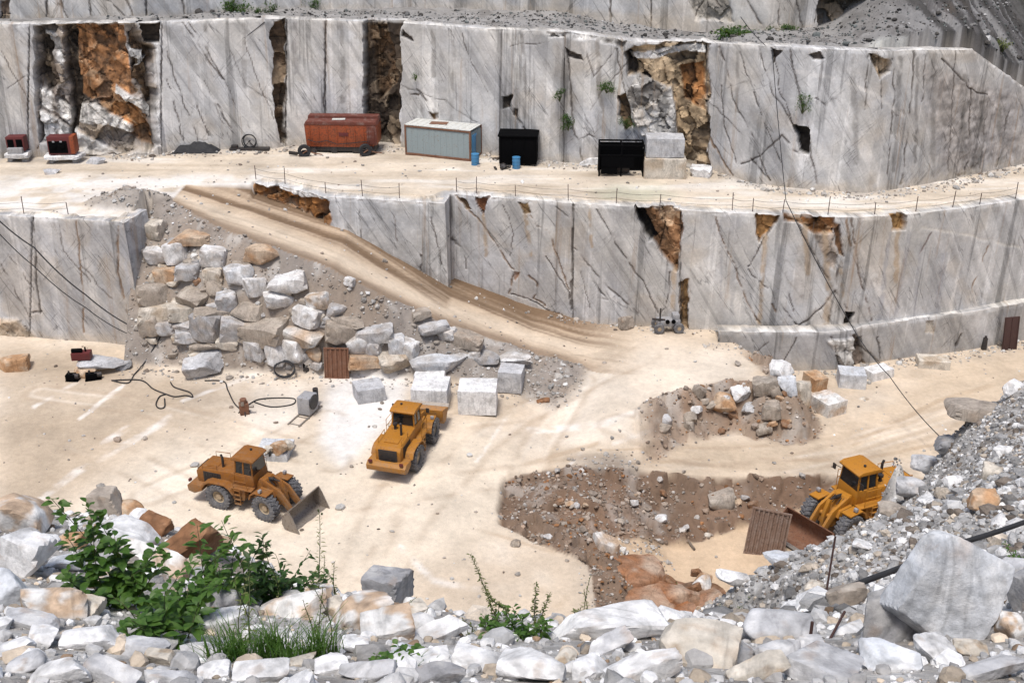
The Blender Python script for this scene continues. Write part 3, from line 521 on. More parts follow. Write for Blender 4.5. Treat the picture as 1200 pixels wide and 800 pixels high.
mid_polys = [
 ([(296, 216), (345, 221), (386, 234), (386, 275), (340, 252), (296, 228)], -.2, (.30, .135, .045), .7, 2), ([(300, 214), (345, 219), (384, 232), (380, 236), (340, 226)], .1, WHITE, .2, 1.5),
 ([(557, 231), (574, 231), (567, 253)], -.35, (.16, .07, .035), .2, 1), ([(536, 230), (545, 232), (552, 244), (546, 244)], -.2, (.13, .09, .05), .2, 1), ([(608, 237), (618, 238), (622, 252), (614, 250)], -.2, (.15, .10, .05), .2, 1),
 ([(743, 243), (797, 246), (799, 262), (793, 318), (786, 312), (775, 298), (763, 283)], -.6, (.19, .105, .055), .5, 1.5), ([(742, 243), (752, 244), (768, 280), (760, 284)], -.75, BLACKISH, .2, 1.2), ([(768, 246), (792, 248), (786, 268), (772, 262)], -.5, (.38, .27, .18), .3, 2),
 ([(795, 330), (807, 326), (806, 385), (796, 380)], -.25, (.16, .095, .04), .3, 1.2),
 ([(886, 252), (914, 256), (890, 286)], -.5, (.30, .17, .07), .4, 1.2), ([(918, 252), (978, 257), (976, 276), (955, 276), (937, 263), (918, 263)], -.5, (.26, .125, .05), .4, 1.5), ([(976, 258), (984, 262), (988, 304), (982, 300)], -.2, (.16, .09, .05), .2, 1.5), ([(955, 276), (978, 274), (980, 320), (970, 310)], -.1, (.36, .31, .27), .2, 3),
 ([(1046, 253), (1064, 253), (1063, 272), (1046, 272)], -.5, (.34, .21, .09), .3, 1), ([(990, 366), (1000, 368), (999, 385), (992, 384)], -.4, BLACKISH, .2, 1), ([(600, 318), (610, 318), (604, 330)], -.1, (.3, .17, .1), .1, 1),
 ([(388, 236), (524, 242), (528, 330), (390, 275)], .02, (.47, .475, .48), .03, 8), ([(530, 260), (600, 300), (600, 350), (530, 325)], 0, (.50, .50, .505), .02, 15)]
BR = (.20, .125, .07)
mid_lines = [bl([(535, 230), (560, 257), (582, 290), (602, 317), (597, 345)], 1.8, .1, BR), bl([(528, 275), (543, 297), (547, 315)], 1.4), bl([(610, 238), (628, 265), (642, 272), (650, 293), (662, 322), (667, 340)], 1.5, .1, BR), bl([(590, 240), (602, 275), (598, 300)], 1, .05), bl([(620, 322), (630, 332), (625, 350), (640, 358)], 1.6, .1, BR), bl([(650, 242), (668, 258)], 1), bl([(640, 300), (668, 345), (668, 365)], 1.2), bl([(600, 345), (622, 352), (655, 368)], 1.2),
 bl([(671, 242), (670, 362)], 2.0, .12), bl([(673, 293), (700, 325), (747, 367)], 1.6), bl([(700, 247), (720, 285), (753, 330)], 1.3), bl([(690, 325), (712, 352), (700, 350)], 1.2), bl([(753, 330), (772, 365)], 1.4), bl([(786, 318), (782, 350), (774, 368)], 1.2), bl([(680, 320), (692, 360)], 1, .05),
 bl([(838, 256), (850, 290), (860, 310), (875, 355), (890, 380)], 1.6, .1, BR), bl([(912, 258), (900, 275), (877, 315)], 1.4), bl([(877, 318), (900, 340), (940, 390)], 1.2), bl([(935, 262), (955, 300), (977, 340), (995, 365)], 1.8), bl([(987, 300), (978, 345), (968, 390)], 2.0), bl([(998, 255), (1008, 320), (1023, 380)], 2.0, .1, (.17, .12, .09)), bl([(992, 256), (998, 290)], 3, .05, BR), bl([(980, 340), (960, 365), (932, 388)], 1.6), bl([(905, 358), (918, 380)], 1.8, .1, BR), bl([(925, 345), (930, 365)], 1.2),
 bl([(900, 300), (890, 355)], 3, 0, (.30, .30, .32), .6), bl([(1045, 275), (1032, 375)], 4, 0, (.32, .32, .34), .7), bl([(1068, 275), (1050, 375)], 4, 0, (.30, .30, .32), .7), bl([(1082, 285), (1072, 375)], 3, 0, (.33, .33, .35), .6), bl([(1095, 275), (1078, 300)], 1.5, .05, (.2, .15, .14)), bl([(1110, 300), (1100, 370)], 6, 0, (.31, .31, .33), .6), bl([(1128, 310), (1115, 370)], 3, 0, (.62, .60, .58), .6), bl([(1165, 280), (1140, 340), (1145, 375)], 1.4, .05, BR), bl([(1070, 268), (1130, 275), (1200, 292)], 3, .02, (.66, .64, .6), .7), bl([(1150, 365), (1152, 370)], 2),
 bl([(845, 260), (846, 350)], 2, 0, (.34, .34, .36), .6), bl([(860, 300), (858, 390)], 4, 0, (.36, .36, .37), .6), bl([(420, 245), (424, 280)], 1, .04), bl([(460, 246), (466, 282)], 1.2, .05, (.25, .22, .2)), bl([(505, 255), (518, 310)], 1.4, .06), bl([(494, 300), (493, 318)], 1.6), bl([(800, 330), (798, 380)], 1.5)]+[(p, w_, 0, (.36, .27, .18), .7) for p, w_ in [([(898, 280), (893, 330), (890, 380)], 4), ([(945, 268), (948, 320)], 5), ([(968, 275), (972, 340), (968, 380)], 5), ([(985, 300), (988, 350)], 3), ([(1055, 272), (1052, 330)], 4), ([(790, 318), (788, 365)], 4), ([(566, 253), (570, 300)], 3), ([(802, 380), (802, 388)], 6), ([(615, 250), (622, 300)], 3), ([(690, 248), (694, 290)], 3)]]
MZB = np.array([8.2, 7.6, 6.6, 2.4, 2.4, .7, 0, -.2, -.2, -1.5, -2.2, -2.3, -2.3, -2.3, -2.4, -2.5])
face('lower_bench_face', MID, MZB, np.full(len(MID), ZB+.02), mid_polys, mid_lines, [530, 671, 797], seed=11, batter=.02, jit=.06, tone=(.475, .472, .468))
LED = pts_z([(842, 389), (900, 390), (960, 390), (1003, 388), (1012, 383), (1080, 374), (1140, 366), (1200, 356), (1320, 338)], 1.3)
lz = np.array([z_at(u, v, p[1]) for (u, v), p in zip([(842, 389), (900, 390), (960, 390), (1003, 388), (1012, 383), (1080, 374), (1140, 366), (1200, 356), (1320, 338)], LED)])
face('bench_step_face', LED, np.array([-.6, -1.6, -2., -2.2, -2.2, -2.3, -2.3, -2.4, -2.5]), lz, [([(1000, 395), (1012, 395), (1014, 430), (1002, 432)], -.3, (.16, .13, .11), .3, 1.5), ([(970, 398), (1000, 398), (1003, 430), (985, 425)], .15, (.5, .48, .45), .3, 1.5), ([(1085, 378), (1096, 378), (1096, 391), (1086, 391)], -.08, (.4, .37, .33), .05, 1)], [bl([(975, 395), (985, 430)], 1.6), bl([(1000, 395), (1030, 425)], 1.5), bl([(1128, 390), (1122, 404)], 1.8), bl([(900, 400), (880, 420)], 1.0, .05), bl([(935, 395), (915, 430)], 1.2), bl([(1030, 395), (1032, 425)], 1.2)], [842], seed=23, lip=1.8, lipc=(.40, .37, .33), tone=(.36, .355, .352), jit=.05)
left_pts = np.concatenate([LEFT, [LEFTR]])
face('left_bench_face', left_pts, np.full(len(left_pts), -.1), np.full(len(left_pts), ZB+.02), [([(158, 300), (166, 300), (166, 415), (158, 415)], 0, (.40, .41, .42), .02, 3), ([(-20, 370), (20, 375), (50, 402), (-20, 402)], .1, (.3, .25, .2), .4, 4)],
 [bl([(35, 257), (42, 320), (47, 368)], 1.8, .12), bl([(88, 260), (92, 300), (99, 390)], 1.8, .08, BR), bl([(135, 268), (137, 320), (148, 370)], 2.2, .1, BR), bl([(66, 265), (72, 295), (105, 330)], 1.2, .05), bl([(92, 310), (130, 350), (160, 380)], 1, .05), bl([(0, 310), (30, 365), (50, 395)], 1.2, .05), bl([(10, 300), (40, 340)], 1, .04), bl([(38, 366), (48, 366)], 2, .1), bl([(140, 275), (155, 360)], 4, 0, (.38, .38, .4), .6), bl([(60, 330), (62, 400)], 2, 0, (.36, .36, .38), .6)], [35], seed=31, jit=.05, lip=1.5, tone=(.37, .37, .378))
K2 = np.full(len(UPW), 20.0)
face('top_bench_face', UPW, K2, np.full(len(UPW), 31.0), [([(960, 0), (1052, 0), (1048, 40), (960, 40)], -1.2, (.12, .105, .09), .9, 3), ([(0, 0), (12, 0), (14, 28), (2, 28)], -.3, (.12, .09, .07), .4, 3), ([(805, -5), (850, -5), (860, 25), (815, 22)], -.1, (.3, .28, .25), .3, 4)],
 [bl([(8, 0), (6, 27)], 2), bl([(55, 0), (57, 24)], 1.5), bl([(73, 0), (80, 24)], 1.8), bl([(105, 0), (108, 23)], 1.5), bl([(125, 0), (150, 22)], 1.5), bl([(148, 0), (158, 20)], 2), bl([(170, 0), (172, 20)], 1.5), bl([(215, 0), (218, 18)], 2), bl([(715, 0), (717, 20)], 1.6), bl([(763, 0), (764, 24)], 1.6), bl([(840, 0), (858, 34)], 1.6), bl([(875, 0), (895, 34)], 2.4), bl([(912, 0), (914, 30)], 1.6), bl([(935, 0), (940, 32)], 1.4), bl([(960, 0), (955, 28)], 1.4), bl([(825, 0), (815, 20)], 1.3)], [55, 172, 312, 715, 763, 1050], seed=41, lip=2.2, lipc=(.25, .25, .2))
# ------------------------------------------------------------------ rubble slope in the foreground
_fp = []
for u, v, d in [(-300, 830, 5.3), (0, 830, 5.3), (300, 830, 5.3), (600, 830, 5.4), (900, 830, 5.4), (1200, 830, 5.4), (1500, 830, 5.4),
    (0, 760, 6.6), (0, 700, 8.2), (0, 650, 10), (60, 604, 12.5), (140, 606, 13), (230, 628, 12.5), (-150, 575, 13), (0, 598, 13), (330, 694, 11), (450, 702, 10.5), (560, 738, 9.5), (650, 734, 9.8), (760, 728, 9.8), (830, 740, 9.5),
    (100, 700, 8.8), (250, 745, 7.9), (400, 750, 7.9), (550, 778, 7.2), (700, 770, 7.6), (850, 780, 7.2), (1000, 772, 7.4), (1150, 768, 7.4),
    (920, 725, 10.5), (1000, 705, 12), (1100, 690, 12.5), (1200, 690, 11.5), (1400, 640, 12),
    (890, 720, 26), (960, 700, 23), (1050, 665, 22), (1150, 640, 21), (1250, 610, 20), (1400, 540, 20), (950, 668, 33), (1050, 622, 33), (1150, 560, 33), (1250, 520, 32),
    (850, 716, 38), (900, 682, 40), (960, 650, 42), (1020, 624, 44), (1060, 596, 45), (1110, 516, 47), (1180, 464, 49), (1300, 420, 52), (1500, 350, 56)]:
    _fp.append(at_d(u, v, d))
for p in list(_fp):
    pass
for u, v, d in [(-150, 575, 13), (0, 598, 13), (140, 606, 13), (230, 628, 12.5), (330, 694, 11), (450, 702, 10.5), (560, 738, 9.5), (650, 734, 9.8), (760, 728, 9.8)]:
    p = at_d(u, v, d); _fp += [p+np.array([0, 6, -6.8]), p+np.array([0, 14, -15.5]), p+np.array([0, 24, -27])]
for u, v, d in [(850, 716, 38), (960, 650, 42), (1060, 596, 45), (1180, 464, 49), (1300, 420, 52), (1500, 350, 56)]:
    p = at_d(u, v, d); _fp += [p+np.array([-2, 6, -6.8]), p+np.array([-4, 14, -16.]), p+np.array([-6, 23, -27.])]
_fp += [at_d(u, v, d) for u, v, d in [(800, 790, 20), (740, 800, 20), (850, 750, 19), (835, 738, 28), (800, 760, 34), (760, 800, 30), (690, 800, 28), (830, 735, 38), (780, 780, 40)]]
_fp += [at_d(u, v, d) for u, v, d in [(920, 690, 50), (960, 668, 52), (1000, 650, 53), (1040, 632, 54), (1080, 608, 55), (1120, 575, 56), (1160, 535, 57), (1000, 622, 46), (1040, 600, 47), (1080, 566, 48), (1040, 630, 60), (1010, 645, 60)]]+[np.array([x, y, -5.]) for x, y in [(10, 48), (14, 51), (18, 53), (22, 55), (27, 57), (33, 60), (20, 60), (30, 64)]]
_fp += [np.array([2, 30, 1.]), np.array([4, 22, 8.5]), np.array([-12, 40, -1.]), np.array([3.5, 35, 0])]
_fp = np.array(_fp)
def _tps(A, B):
    r2 = ((A[:, None, :]-B[None, :, :])**2).sum(2); return -np.sqrt(r2+.04)
_n = len(_fp); _A = np.zeros((_n+3, _n+3)); _A[:_n, :_n] = _tps(_fp[:, :2], _fp[:, :2])+np.eye(_n)*.0
_A[:_n, _n] = 1; _A[:_n, _n+1:] = _fp[:, :2]; _A[_n, :_n] = 1; _A[_n+1:, :_n] = _fp[:, :2].T
_W = np.linalg.solve(_A, np.r_[_fp[:, 2], 0, 0, 0])
def zfg(x, y, detail=False):
    x = np.atleast_1d(np.asarray(x, float)); y = np.atleast_1d(np.asarray(y, float)); out = np.empty(len(x))
    for i in range(0, len(x), 20000):
        Q = np.stack([x[i:i+20000], y[i:i+20000]], 1); out[i:i+20000] = _tps(Q, _fp[:, :2])@_W[:_n]+_W[_n]+Q@_W[_n+1:]
    if detail:
        k = np.clip(y/14, .4, 1.6); out = out+k*(.10*n2(x, y, .9, 4, 51)+.28*n2(x, y, 3.5, 3, 52)*smooth(14, 24, y))
    return out
def hitfg(u, v, d0=3.5, d1=70):
    ds = np.concatenate([np.arange(d0, 16, .04), np.arange(16, d1, .12)]); P = CP+ray(u, v)[None, :]*ds[:, None]
    z = zfg(P[:, 0], P[:, 1]); k = np.where(P[:, 2] <= z)[0]
    return (P[k[0]], ds[k[0]]) if len(k) else (P[-1], ds[-1])
def hitground(u, v):
    ds = np.arange(48, 120, .12); P = CP+ray(u, v)[None, :]*ds[:, None]; z, _ = terrain(P[:, 0], P[:, 1], False)
    k = np.where(P[:, 2] <= z)[0]; return (P[k[0]], ds[k[0]])
# mesh: rows spaced with distance
rows = 2.0*(58/2.0)**(np.arange(300)/299.); cols = np.linspace(-1, 1, 420)
Yg = np.repeat(rows, 420); Xg = np.tile(cols, 300)*(Yg*.62+4)+Yg*.06
Zg = zfg(Xg, Yg, True); low = -6.0
Zg = np.maximum(Zg, low); Vg = np.stack([Xg, Yg, Zg], 1)
g1 = n2(Xg, Yg, .5, 4, 53); g2 = n2(Xg, Yg, 3., 4, 54); g3 = n2(Xg, Yg, .16, 2, 55)
Cg = np.tile(np.array([.40, .38, .355]), (len(Xg), 1)); Cg = mixc(Cg, (.22, .20, .18), smooth(.0, .4, g1)*.7); Cg = mixc(Cg, (.60, .59, .57), smooth(.05, .35, -g1+.4*g3)*.7); Cg = mixc(Cg, (.36, .25, .16), smooth(.15, .5, g2)*.5)
tag(mesh_np('rubble_slope', Vg, gridfaces(300, 420), M['far_rock'], Cg), kind='structure')
# ------------------------------------------------------------------ rocks
_ico = {}
def ico(k):
    if k not in _ico:
        b = bmesh.new(); bmesh.ops.create_icosphere(b, subdivisions=k, radius=1)
        _ico[k] = (np.array([v.co[:] for v in b.verts]), np.array([[v.index for v in f.verts] for f in b.faces])); b.free()
    return _ico[k]
def rockshape(rs, k, kind='boulder', sharp=48):
    D, Fc = ico(k); Nn = []; H = []
    if kind == 'block':
        for a in range(3):
            for s in (-1, 1):
                n = np.zeros(3); n[a] = s; n += rs.normal(0, .07, 3); Nn.append(n/np.linalg.norm(n)); H.append(.80*rs.uniform(.93, 1.06))
        for _ in range(3):
            n = rs.normal(0, 1, 3); Nn.append(n/np.linalg.norm(n)); H.append(rs.uniform(1.12, 1.3))
    elif kind == 'slab':
        for a in range(3):
            for s in (-1, 1):
                n = np.zeros(3); n[a] = s; n += rs.normal(0, .22 if a < 2 else .1, 3); Nn.append(n/np.linalg.norm(n)); H.append(.8*rs.uniform(.8, 1.1))
        for _ in range(6):
            n = rs.normal(0, 1, 3); n[2] *= .35; Nn.append(n/np.linalg.norm(n)); H.append(rs.uniform(.75, 1.1))
    else:
        for _ in range(9 if kind == 'boulder' else 22):
            n = rs.normal(0, 1, 3); Nn.append(n/np.linalg.norm(n)); H.append(rs.uniform(.58, 1.0))
        for a in range(3):
            for s in (-1, 1):
                n = np.zeros(3); n[a] = s; Nn.append(n); H.append(rs.uniform(.8, 1.0))
    Nn, H = np.array(Nn), np.array(H); c = np.maximum(D@Nn.T, 1e-3)/H[None, :]
    if kind == 'round': sharp = 12
    r = (c**sharp).sum(1)**(-1/sharp)
    return D*r[:, None], Fc
PAL = dict(r=((.30, .135, .062), (.50, .39, .30)), w=((.76, .755, .75), (.55, .545, .54)), g=((.48, .48, .49), (.64, .635, .63)), d=((.30, .30, .31), (.42, .41, .40)), t=((.60, .55, .475), (.42, .32, .22)), o=((.44, .26, .14), (.58, .46, .34)), b=((.22, .11, .055), (.32, .17, .09)), n=((.36, .31, .26), (.46, .41, .35)), x=((.72, .71, .69), (.46, .30, .17)), u=((.56, .58, .61), (.72, .72, .72)))
def rockmesh(name, loc, size, rot, pal, kind, seed, k=4, parent=None, mat='rock', rough=.035, dust=0):
    rs = np.random.RandomState(seed); V, Fc = rockshape(rs, k, kind); dims = np.asarray(size, float)/2
    ext = np.abs(V).max(0); V = V/ext
    q = V*dims; L = float(dims.max()); nn = fbm(q/L*2.2+seed*3.1, 4, seed % 97); n2_ = fbm(q/L*7+seed*1.7, 3, seed % 89)
    rdir = V/np.linalg.norm(V, axis=1)[:, None]
    q = q+rdir*(rough*L*nn+.018*L*n2_)[:, None]
    a, b2 = PAL[pal]; m = smooth(-.05, .3, fbm(q/L*1.6+seed*5.3, 4, (seed+7) % 91)+(.15 if pal in 'xo' else -.05))
    C = np.tile(np.array(a), (len(V), 1)); C = mixc(C, b2, m*.8); st = fbm(np.stack([q[:, 0]/L*3+q[:, 2]/L*2, q[:, 2]/L*7, q[:, 1]/L*2], 1)+seed, 4, (seed+3) % 83)
    C = C*(1-.25*smooth(.1, .4, st))[:, None]; C = mixc(C, (.36, .24, .15), smooth(.28, .5, nn)*.35)
    if dust: C = mixc(C, (.36, .30, .24), dust*smooth(-.35, .35, fbm(q/L*2.8+seed*2.3, 3, (seed+11) % 79)))
    o = mesh_np(name, q, Fc, M[mat], np.clip(C, .02, .9), parent, True, 32 if kind != 'round' else 60)
    o.location = loc; o.rotation_euler = rot; return o
SEED = [100]
def rock_at(hit, u, v, w, h, pal, kind, label, cat='boulder', group=None, name='boulder', k=4, rz=None, tilt=.2, sink=.12, dfac=.85, mat='rock', zoff=0, dust=0):
    SEED[0] += 1; rs = np.random.RandomState(SEED[0]); P, d = hit(u, v+h*.22); s = d/F; a = w*s; ang = math.atan2(CH-P[2], P[1])
    dep = a*dfac; c = (h*s-dep*.75*math.sin(ang))/math.cos(ang); lo = .34*a if kind != 'slab' else .2*a
    if c < lo: c = lo; dep = max((h*s-c*math.cos(ang))/(.75*math.sin(ang)), .4*a)
    rzz = rs.uniform(-.5, .5) if rz is None else rz
    o = rockmesh(name, P+np.array([0, dep*.15, c*(.5-sink)+zoff]), (a*1.04, dep, c*1.12), (rs.uniform(-tilt, tilt), rs.uniform(-tilt, tilt), rzz), pal, kind, SEED[0], k, None, mat, .02 if dust else .035, dust)
    tag(o, label, cat, group); return o
def hitnear(u, v, lim=14.2):
    for k in range(60):
        P, d = hitfg(u, v+k)
        if d < lim: return at_d(u, v+k*.35, d), d
    return P, d
FG = 'boulders on the foreground rubble heap'
for u, v, w, h, pal, kind, label in [
 (22, 608, 62, 62, 'x', 'boulder', 'white marble boulder with a tan stain at the left picture edge above the veined one'),
 (38, 589, 24, 16, 't', 'boulder', 'small tan stone lying behind the tan stained boulder at left'),
 (122, 587, 48, 42, 'n', 'slab', 'angular brown and grey slab behind the tall leafy shrub'),
 (148, 600, 38, 30, 'o', 'round', 'rounded orange brown stone just right of the shrub top'),
 (146, 628, 62, 40, 'w', 'boulder', 'white boulder with a grey side behind the shrub, below the orange stone'),
 (180, 618, 36, 28, 'b', 'boulder', 'small rust brown stone leaning on the big rust brown block'),
 (244, 642, 48, 30, 'o', 'boulder', 'brown boulder below the big rust brown block, behind the green stems'),
 (28, 657, 68, 64, 'w', 'boulder', 'large white boulder with grey diagonal veins at left'),
 (56, 638, 28, 26, 'w', 'boulder', 'white stone between the veined boulder and the orange stone at left'),
 (80, 636, 34, 26, 'o', 'boulder', 'orange tan stone left of the leafy shrub'),
 (78, 660, 42, 28, 'u', 'boulder', 'bluish grey stone left of the leafy shrub, under the orange one'),
 (12, 697, 48, 44, 'u', 'boulder', 'bluish white boulder cut by the left picture edge'),
 (62, 708, 70, 50, 'x', 'boulder', 'white boulder with wide brown stains left of the shrub foot'),
 (188, 660, 86, 40, 'x', 'boulder', 'long white and tan boulder seen between the leafy shrub and the green stems'),
 (104, 715, 36, 30, 't', 'boulder', 'small cream stone at the foot of the leafy shrub'),
 (35, 729, 74, 26, 'g', 'slab', 'flat grey slab below the bluish white boulder'),
 (48, 748, 40, 30, 'w', 'boulder', 'white stone standing on the lower left rubble, above the grey one'),
 (16, 760, 46, 30, 'w', 'boulder', 'white stone at the left edge below the flat grey slab'),
 (28, 779, 46, 32, 'g', 'round', 'rounded grey stone in the lower left corner'),
 (106, 750, 74, 38, 'w', 'boulder', 'bright white boulder at the lower left, below the shrub'),
 (165, 760, 74, 30, 'g', 'slab', 'grey white flat stone right of the bright white boulder'),
 (188, 771, 42, 20, 't', 'block', 'small tan block lying on the flat stones at lower left'),
 (67, 796, 72, 26, 'w', 'boulder', 'white stone on the bottom picture edge at far left'),
 (134, 796, 72, 26, 'g', 'boulder', 'grey stone on the bottom edge, second from the left corner'),
 (196, 796, 74, 26, 'g', 'slab', 'long grey slab on the bottom edge below the tan block'),
 (258, 705, 48, 40, 'd', 'slab', 'streaked grey slab standing behind the green stems'),
 (257, 733, 62, 34, 'w', 'boulder', 'white and grey stone under the streaked slab'),
 (346, 713, 78, 48, 'x', 'boulder', 'broad white boulder behind the grass tufts'),
 (369, 702, 40, 34, 'x', 'boulder', 'white stone with a tan patch on top of the broad white boulder'),
 (393, 718, 26, 32, 't', 'boulder', 'pale tan stone right of the broad white boulder'),
 (305, 788, 66, 36, 'w', 'boulder', 'bright white stone on the bottom edge below the grass'),
 (386, 784, 40, 32, 'w', 'boulder', 'white stone at the bottom right of the grass tufts'),
 (352, 775, 32, 22, 't', 'boulder', 'small tan stone among the grass tufts'),
 (233, 762, 42, 28, 'g', 'boulder', 'grey stone left of the grass tufts'),
 (250, 788, 36, 26, 'w', 'boulder', 'white stone on the bottom edge left of the grass'),
 (453, 692, 54, 48, 'd', 'block', 'squared grey block with a darker right side overlooking the pit'),
 (424, 722, 62, 54, 'x', 'boulder', 'white and tan boulder left of the squared grey block'),
 (454, 736, 66, 40, 'x', 'block', 'cream block with a brown side below the squared grey block'),
 (415, 757, 32, 26, 'w', 'boulder', 'white stone under the white and tan boulder, left of the cream block'),
 (470, 764, 36, 24, 'u', 'boulder', 'bluish white stone below the cream block'),
 (515, 742, 74, 24, 'w', 'slab', 'flat white slab right of the cream block'),
 (484, 714, 36, 20, 't', 'slab', 'thin tan slab right of the squared grey block'),
 (502, 776, 48, 28, 'w', 'boulder', 'white stone beside the small green sprig at the bottom'),
 (560, 776, 68, 36, 'w', 'boulder', 'large white boulder below the flowering weeds'),
 (625, 786, 82, 46, 'w', 'boulder', 'largest white boulder on the bottom edge, right of the weeds'),
 (510, 794, 72, 28, 'd', 'boulder', 'darker grey boulder on the bottom edge near the middle'),
 (433, 791, 68, 28, 'g', 'boulder', 'grey white boulder on the bottom edge left of the darker one'),
 (714, 736, 150, 46, 'w', 'slab', 'very large flat topped white boulder below the orange mound'),
 (663, 772, 30, 22, 't', 'round', 'rounded tan cobble beside the largest white boulder'),
 (690, 786, 54, 36, 'w', 'boulder', 'white boulder on the bottom edge right of the tan cobble'),
 (752, 786, 88, 40, 'w', 'boulder', 'wide white boulder below the flat topped one'),
 (712, 762, 60, 24, 'g', 'boulder', 'grey rubble stone in front of the flat topped boulder'),
 (820, 764, 88, 66, 't', 'boulder', 'big cream grey boulder right of the flat topped one'),
 (908, 736, 90, 52, 'g', 'round', 'smooth rounded grey boulder below the black pipe end'),
 (866, 768, 42, 30, 'd', 'boulder', 'dark grey stone wedged left of the smooth grey boulder'),
 (912, 770, 56, 32, 'g', 'boulder', 'grey stone under the smooth grey boulder'),
 (888, 789, 72, 28, 't', 'boulder', 'cream stone on the bottom edge right of the big cream grey boulder'),
 (970, 780, 100, 56, 'g', 'slab', 'broad pale grey boulder on the bottom edge right of centre'),
 (986, 704, 46, 46, 'n', 'boulder', 'brown and grey boulder beside the thin stake'),
 (1175, 690, 50, 66, 'g', 'boulder', 'upright grey boulder at the right edge beside the giant slab'),
 (1200, 702, 36, 62, 'd', 'boulder', 'dark grey boulder cut by the right picture edge'),
 (1186, 738, 36, 36, 'x', 'boulder', 'stained stone near the right edge, under the upright boulder'),
 (1152, 738, 38, 36, 'd', 'boulder', 'dark bluish stone in the gap right of the giant slab'),
 (1045, 774, 66, 42, 'u', 'boulder', 'bluish grey boulder below the giant slab'),
 (1094, 766, 46, 38, 'w', 'boulder', 'white boulder below the right foot of the giant slab'),
 (1140, 762, 42, 22, 't', 'boulder', 'small cream stone at the right foot of the giant slab'),
 (1155, 787, 94, 32, 'g', 'slab', 'wide pale slab in the lower right corner'),
 (992, 741, 40, 22, 'w', 'boulder', 'small white stone left of the giant slab, below the brown boulder'),
 (948, 757, 34, 20, 'g', 'boulder', 'small grey stone right of the smooth rounded boulder')]:
    rock_at(hitnear, u, v, w, h, pal, kind, label, group=FG)
P, d = hitfg(220, 652)
o = rockmesh('boulder', P+np.array([.0, .04, .10]), (.82, .40, .34), (R(18), R(-20), R(38)), 'b', 'slab', 774, 4, rough=.09); tag(o, 'big rust brown block tilted against the rubble, nearest the bucketed loader', 'boulder', FG)
# giant tilted slab: two joined lumps stand as two boulders leaning on each other
P, d = hitfg(1105, 752)
o = rockmesh('boulder', P+np.array([.03, .2, .30]), (.78, .46, .86), (R(-24), R(28), R(-12)), 'u', 'slab', 777, 5); tag(o, 'giant smooth grey slab leaning right, the tallest stone in the foreground', 'boulder', FG)
P, d = hitfg(1045, 752)
o = rockmesh('boulder', P+np.array([.02, .1, .2]), (.86, .36, .56), (R(-22), R(-20), R(8)), 'd', 'slab', 781, 5); tag(o, 'grey plate of stone leaning against the left of the giant slab', 'boulder', FG)
TG = 'large stones on the right rubble slope'
for u, v, w, h, pal, kind, label in [(1148, 484, 76, 36, 'n', 'slab', 'tan grey slab overhanging the top edge of the right rubble slope'), (1190, 456, 34, 24, 'w', 'boulder', 'white stone beside the overhanging slab at the right edge'), (1070, 574, 38, 30, 'g', 'boulder', 'grey white boulder on the rubble crest right of the half hidden loader'), (1163, 560, 24, 28, 't', 'boulder', 'upright tan stone high on the right rubble slope'), (1150, 592, 38, 30, 'o', 'boulder', 'reddish boulder in the middle of the right rubble slope'), (1088, 588, 26, 20, 'w', 'boulder', 'white stone below the grey white crest boulder'), (1052, 600, 40, 26, 'n', 'boulder', 'brownish stone near the loader tyre on the rubble crest'), (1110, 520, 30, 22, 'd', 'boulder', 'dark stone on the crest below the overhanging slab'), (1085, 540, 34, 24, 'g', 'boulder', 'grey stone on the crest left of the upright tan stone'),
   (915, 652, 34, 22, 'u', 'boulder', 'bluish stone on the left part of the rubble crest'), (860, 672, 36, 24, 'w', 'boulder', 'white stone at the left end of the rubble crest'), (955, 688, 28, 18, 't', 'boulder', 'cream stone in the rubble left of the brown boulder'), (1178, 530, 26, 20, 'w', 'boulder', 'white stone above the upright tan one near the right edge'), (1120, 565, 26, 18, 'w', 'boulder', 'white stone left of the upright tan one'), (1012, 640, 26, 16, 'w', 'boulder', 'white stone on the rubble below the loader tyre')]:
    rock_at(lambda a, b: hitnear(a, b, 49), u, v, w, h, pal, kind, label, group=TG, k=3)
